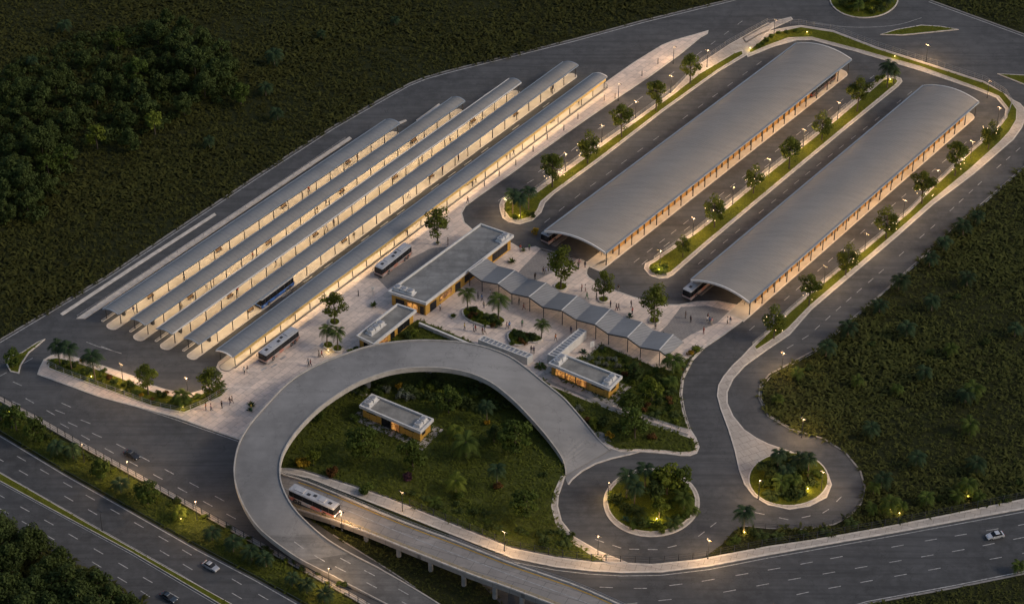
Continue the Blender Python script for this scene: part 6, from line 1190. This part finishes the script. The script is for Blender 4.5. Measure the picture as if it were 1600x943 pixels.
PEO = [(482, 571, 'white', 'dark', 'walking in a pair below the plaza palms', 1), (485.5, 572, 'maroon', 'dark', 'walking in a pair below the plaza palms', 2), (498.5, 558, 'grey', 'black', 'strolling nearest the two plaza palms', 3), (503, 558, 'red', 'black', 'strolling nearest the two plaza palms', 1),
    (382, 583.5, 'white', 'black', 'walking in front of the parked bus', 1), (387, 582, 'dark', 'white', 'walking in front of the parked bus', 2), (347, 637, 'black', 'dark', 'standing near the corner of the palm bed', 0), (359.5, 631, 'dark', 'navy', 'walking past the corner of the palm bed', 1), (330, 641, 'pink', 'dark', 'by the edge of the palm bed fence', 3), (322, 640, 'orange', 'grey', 'by the edge of the palm bed fence', 0), (363, 629, 'grey', 'black', 'walking past the corner of the palm bed', 2),
    (688, 485, 'white', 'dark', 'standing by the ochre wall of the main building', 0), (756, 481.5, 'beige', 'navy', 'standing between the two planter palms', 0), (726, 515, 'yellow', 'dark', 'sitting area side of the curved planter', 3), (740, 517.5, 'white', 'navy', 'in the group below the curved planter', 0), (743, 518, 'red', 'dark', 'in the group below the curved planter', 1), (754, 522, 'maroon', 'beige', 'in the group below the curved planter', 0), (757.5, 522, 'white', 'black', 'in the group below the curved planter', 2), (792, 514, 'pink', 'grey', 'at the end of the curved planter', 1), (796, 513, 'blue', 'dark', 'at the end of the curved planter', 3),
    (700, 382, 'black', 'dark', 'beside the tree behind the main building', 0), (816, 510, 'green', 'dark', 'between the two planters of the palm plaza', 0), (830, 551, 'black', 'grey', 'chatting between the two white passages', 0), (834, 551.5, 'navy', 'black', 'chatting between the two white passages', 0), (843, 575, 'green', 'black', 'in front of the kiosk passage', 1), (892, 520, 'navy', 'navy', 'in the shade near the white passage', 0), (849, 427.5, 'dark', 'black', 'crossing the grey lane by the big tree', 1), (853, 428, 'blue', 'grey', 'crossing the grey lane by the big tree', 2), (836, 436.5, 'black', 'black', 'waiting above the folded canopy', 0),
    (903.5, 419, 'dark', 'navy', 'leaving the first vaulted hall', 1), (914, 418, 'black', 'dark', 'leaving the first vaulted hall', 0), (905, 415, 'pink', 'grey', 'at the lit mouth of the first vaulted hall', 3), (909, 455, 'maroon', 'dark', 'chatting between the leafy trees', 0), (914.5, 455, 'white', 'maroon', 'chatting between the leafy trees', 0), (917, 467, 'green', 'green', 'next to the smallest leafy tree', 1), (932, 467, 'black', 'black', 'next to the smallest leafy tree', 0), (966, 455, 'black', 'grey', 'standing on the road kerb by the tree', 0), (954, 480, 'navy', 'dark', 'on the paving behind the folded canopy', 0), (963, 485, 'dark', 'maroon', 'on the paving behind the folded canopy', 1), (966.5, 485, 'grey', 'navy', 'on the paving behind the folded canopy', 2),
    (986, 480, 'black', 'navy', 'waving near the kerb of the hall road', 3), (988, 490.5, 'red', 'dark', 'near the teal spiky plant', 0), (1079, 503.5, 'dark', 'black', 'alone on the grey lane of the second hall', 0), (1071, 497, 'black', 'dark', 'waiting on the paving by the nosing bus', 0), (1105, 504, 'white', 'grey', 'grouped at the mouth of the second hall', 1), (1108.5, 505.5, 'blue', 'dark', 'grouped at the mouth of the second hall', 0), (1112, 506.5, 'pink', 'beige', 'grouped at the mouth of the second hall', 2), (1106, 500, 'maroon', 'black', 'grouped at the mouth of the second hall', 3), (1136.5, 505.5, 'white', 'black', 'by the post of the second hall', 0), (1141, 505.5, 'navy', 'white', 'by the post of the second hall', 0), (1099.5, 521, 'red', 'maroon', 'standing alone on the paving near the garden tip', 0), (1024, 514, 'grey', 'black', 'behind the folded canopy near the third tree', 0),
    (818.5, 484, 'red', 'maroon', 'under the folded canopy in the lamp light', 1), (811, 476, 'black', 'grey', 'under the folded canopy in the lamp light', 0), (813, 392, 'red', 'grey', 'near the spiky plants by the bus hall', 3), (827, 391, 'green', 'dark', 'near the spiky plants by the bus hall', 0), (731, 318, 'black', 'navy', 'walking along the plaza road kerb', 1), (747, 467, 'grey', 'dark', 'in the shade between main building and folded canopy', 0), (753, 470, 'blue', 'black', 'in the shade between main building and folded canopy', 1), (766, 463, 'white', 'beige', 'in the shade near the first canopy posts', 0), (393, 641, 'yellow', 'green', 'beside the spiky plants near the ramp foot', 0),
    (868, 532, 'orange', 'dark', 'crossing the plaza toward the passage', 1), (1036, 529, 'white', 'grey', 'under the far end of the folded canopy', 0), (972, 519, 'dark', 'beige', 'under the middle of the folded canopy', 1), (640, 470, 'black', 'grey', 'near the small building roof edge', 0)]
seen = {}
for u, v, t, l, w, p in PEO: person(u, v, t, l, w, p)
nm = ['canopy nearest the field', 'second canopy from the field', 'middle canopy', 'fourth canopy', 'canopy along the plaza']
for i, (root, pt, L, base) in enumerate(CV):
    for k, s in enumerate(rng.uniform(.05, .95, 6)):
        q = pt(float(s), float(rng.uniform(.72, .92))); u, v = PX((q.x, q.y, .17)); t, l = [('dark', 'black'), ('white', 'navy'), ('navy', 'grey'), ('red', 'black'), ('beige', 'dark'), ('black', 'beige'), ('blue', 'grey')][k]
        person(u, v, t, l, f'waiting under the {nm[i]}', k % 4, z=.17 if i < 4 else .27)
# ------------------------------------------------------------------ light
w = bpy.data.worlds.new('World'); scene.world = w; w.use_nodes = True; nt = w.node_tree
sky = nt.nodes.new('ShaderNodeTexSky'); sky.sky_type = 'NISHITA'; sky.sun_disc = False
SUN_EL, SUN_AZ = math.radians(33), math.radians(98)          # azimuth clockwise from +Y
sky.sun_elevation = SUN_EL; sky.sun_rotation = SUN_AZ; sky.air_density = 1.0; sky.dust_density = 2.5; sky.ozone_density = 1.0
bg = nt.nodes['Background']; bg.inputs['Strength'].default_value = .088; nt.links.new(sky.outputs[0], bg.inputs['Color'])
sl = bpy.data.lights.new('sun', 'SUN'); sl.energy = .8; sl.angle = math.radians(9); sl.color = (1, .86, .70)
so = bpy.data.objects.new('sun', sl); COL.objects.link(so)
dv = Vector((math.sin(SUN_AZ)*math.cos(SUN_EL), math.cos(SUN_AZ)*math.cos(SUN_EL), math.sin(SUN_EL))); so.rotation_euler = dv.to_track_quat('Z', 'Y').to_euler()
scene.view_settings.view_transform = 'Standard'; scene.view_settings.look = 'None'; scene.view_settings.gamma = 1; scene.view_settings.exposure = 0.52; scene.view_settings.use_curve_mapping = False
scene.cycles.max_bounces = 5; scene.cycles.diffuse_bounces = 2; scene.cycles.glossy_bounces = 2; scene.cycles.transmission_bounces = 3; scene.cycles.transparent_max_bounces = 6
scene.cycles.caustics_reflective = False; scene.cycles.caustics_refractive = False; scene.cycles.sample_clamp_indirect = 3; scene.cycles.sample_clamp_direct = 0
scene.cycles.use_denoising = True; scene.cycles.use_adaptive_sampling = False; scene.cycles.denoiser = 'OPENIMAGEDENOISE'; scene.cycles.denoising_input_passes = 'RGB_ALBEDO_NORMAL'; scene.cycles.denoising_prefilter = 'ACCURATE'
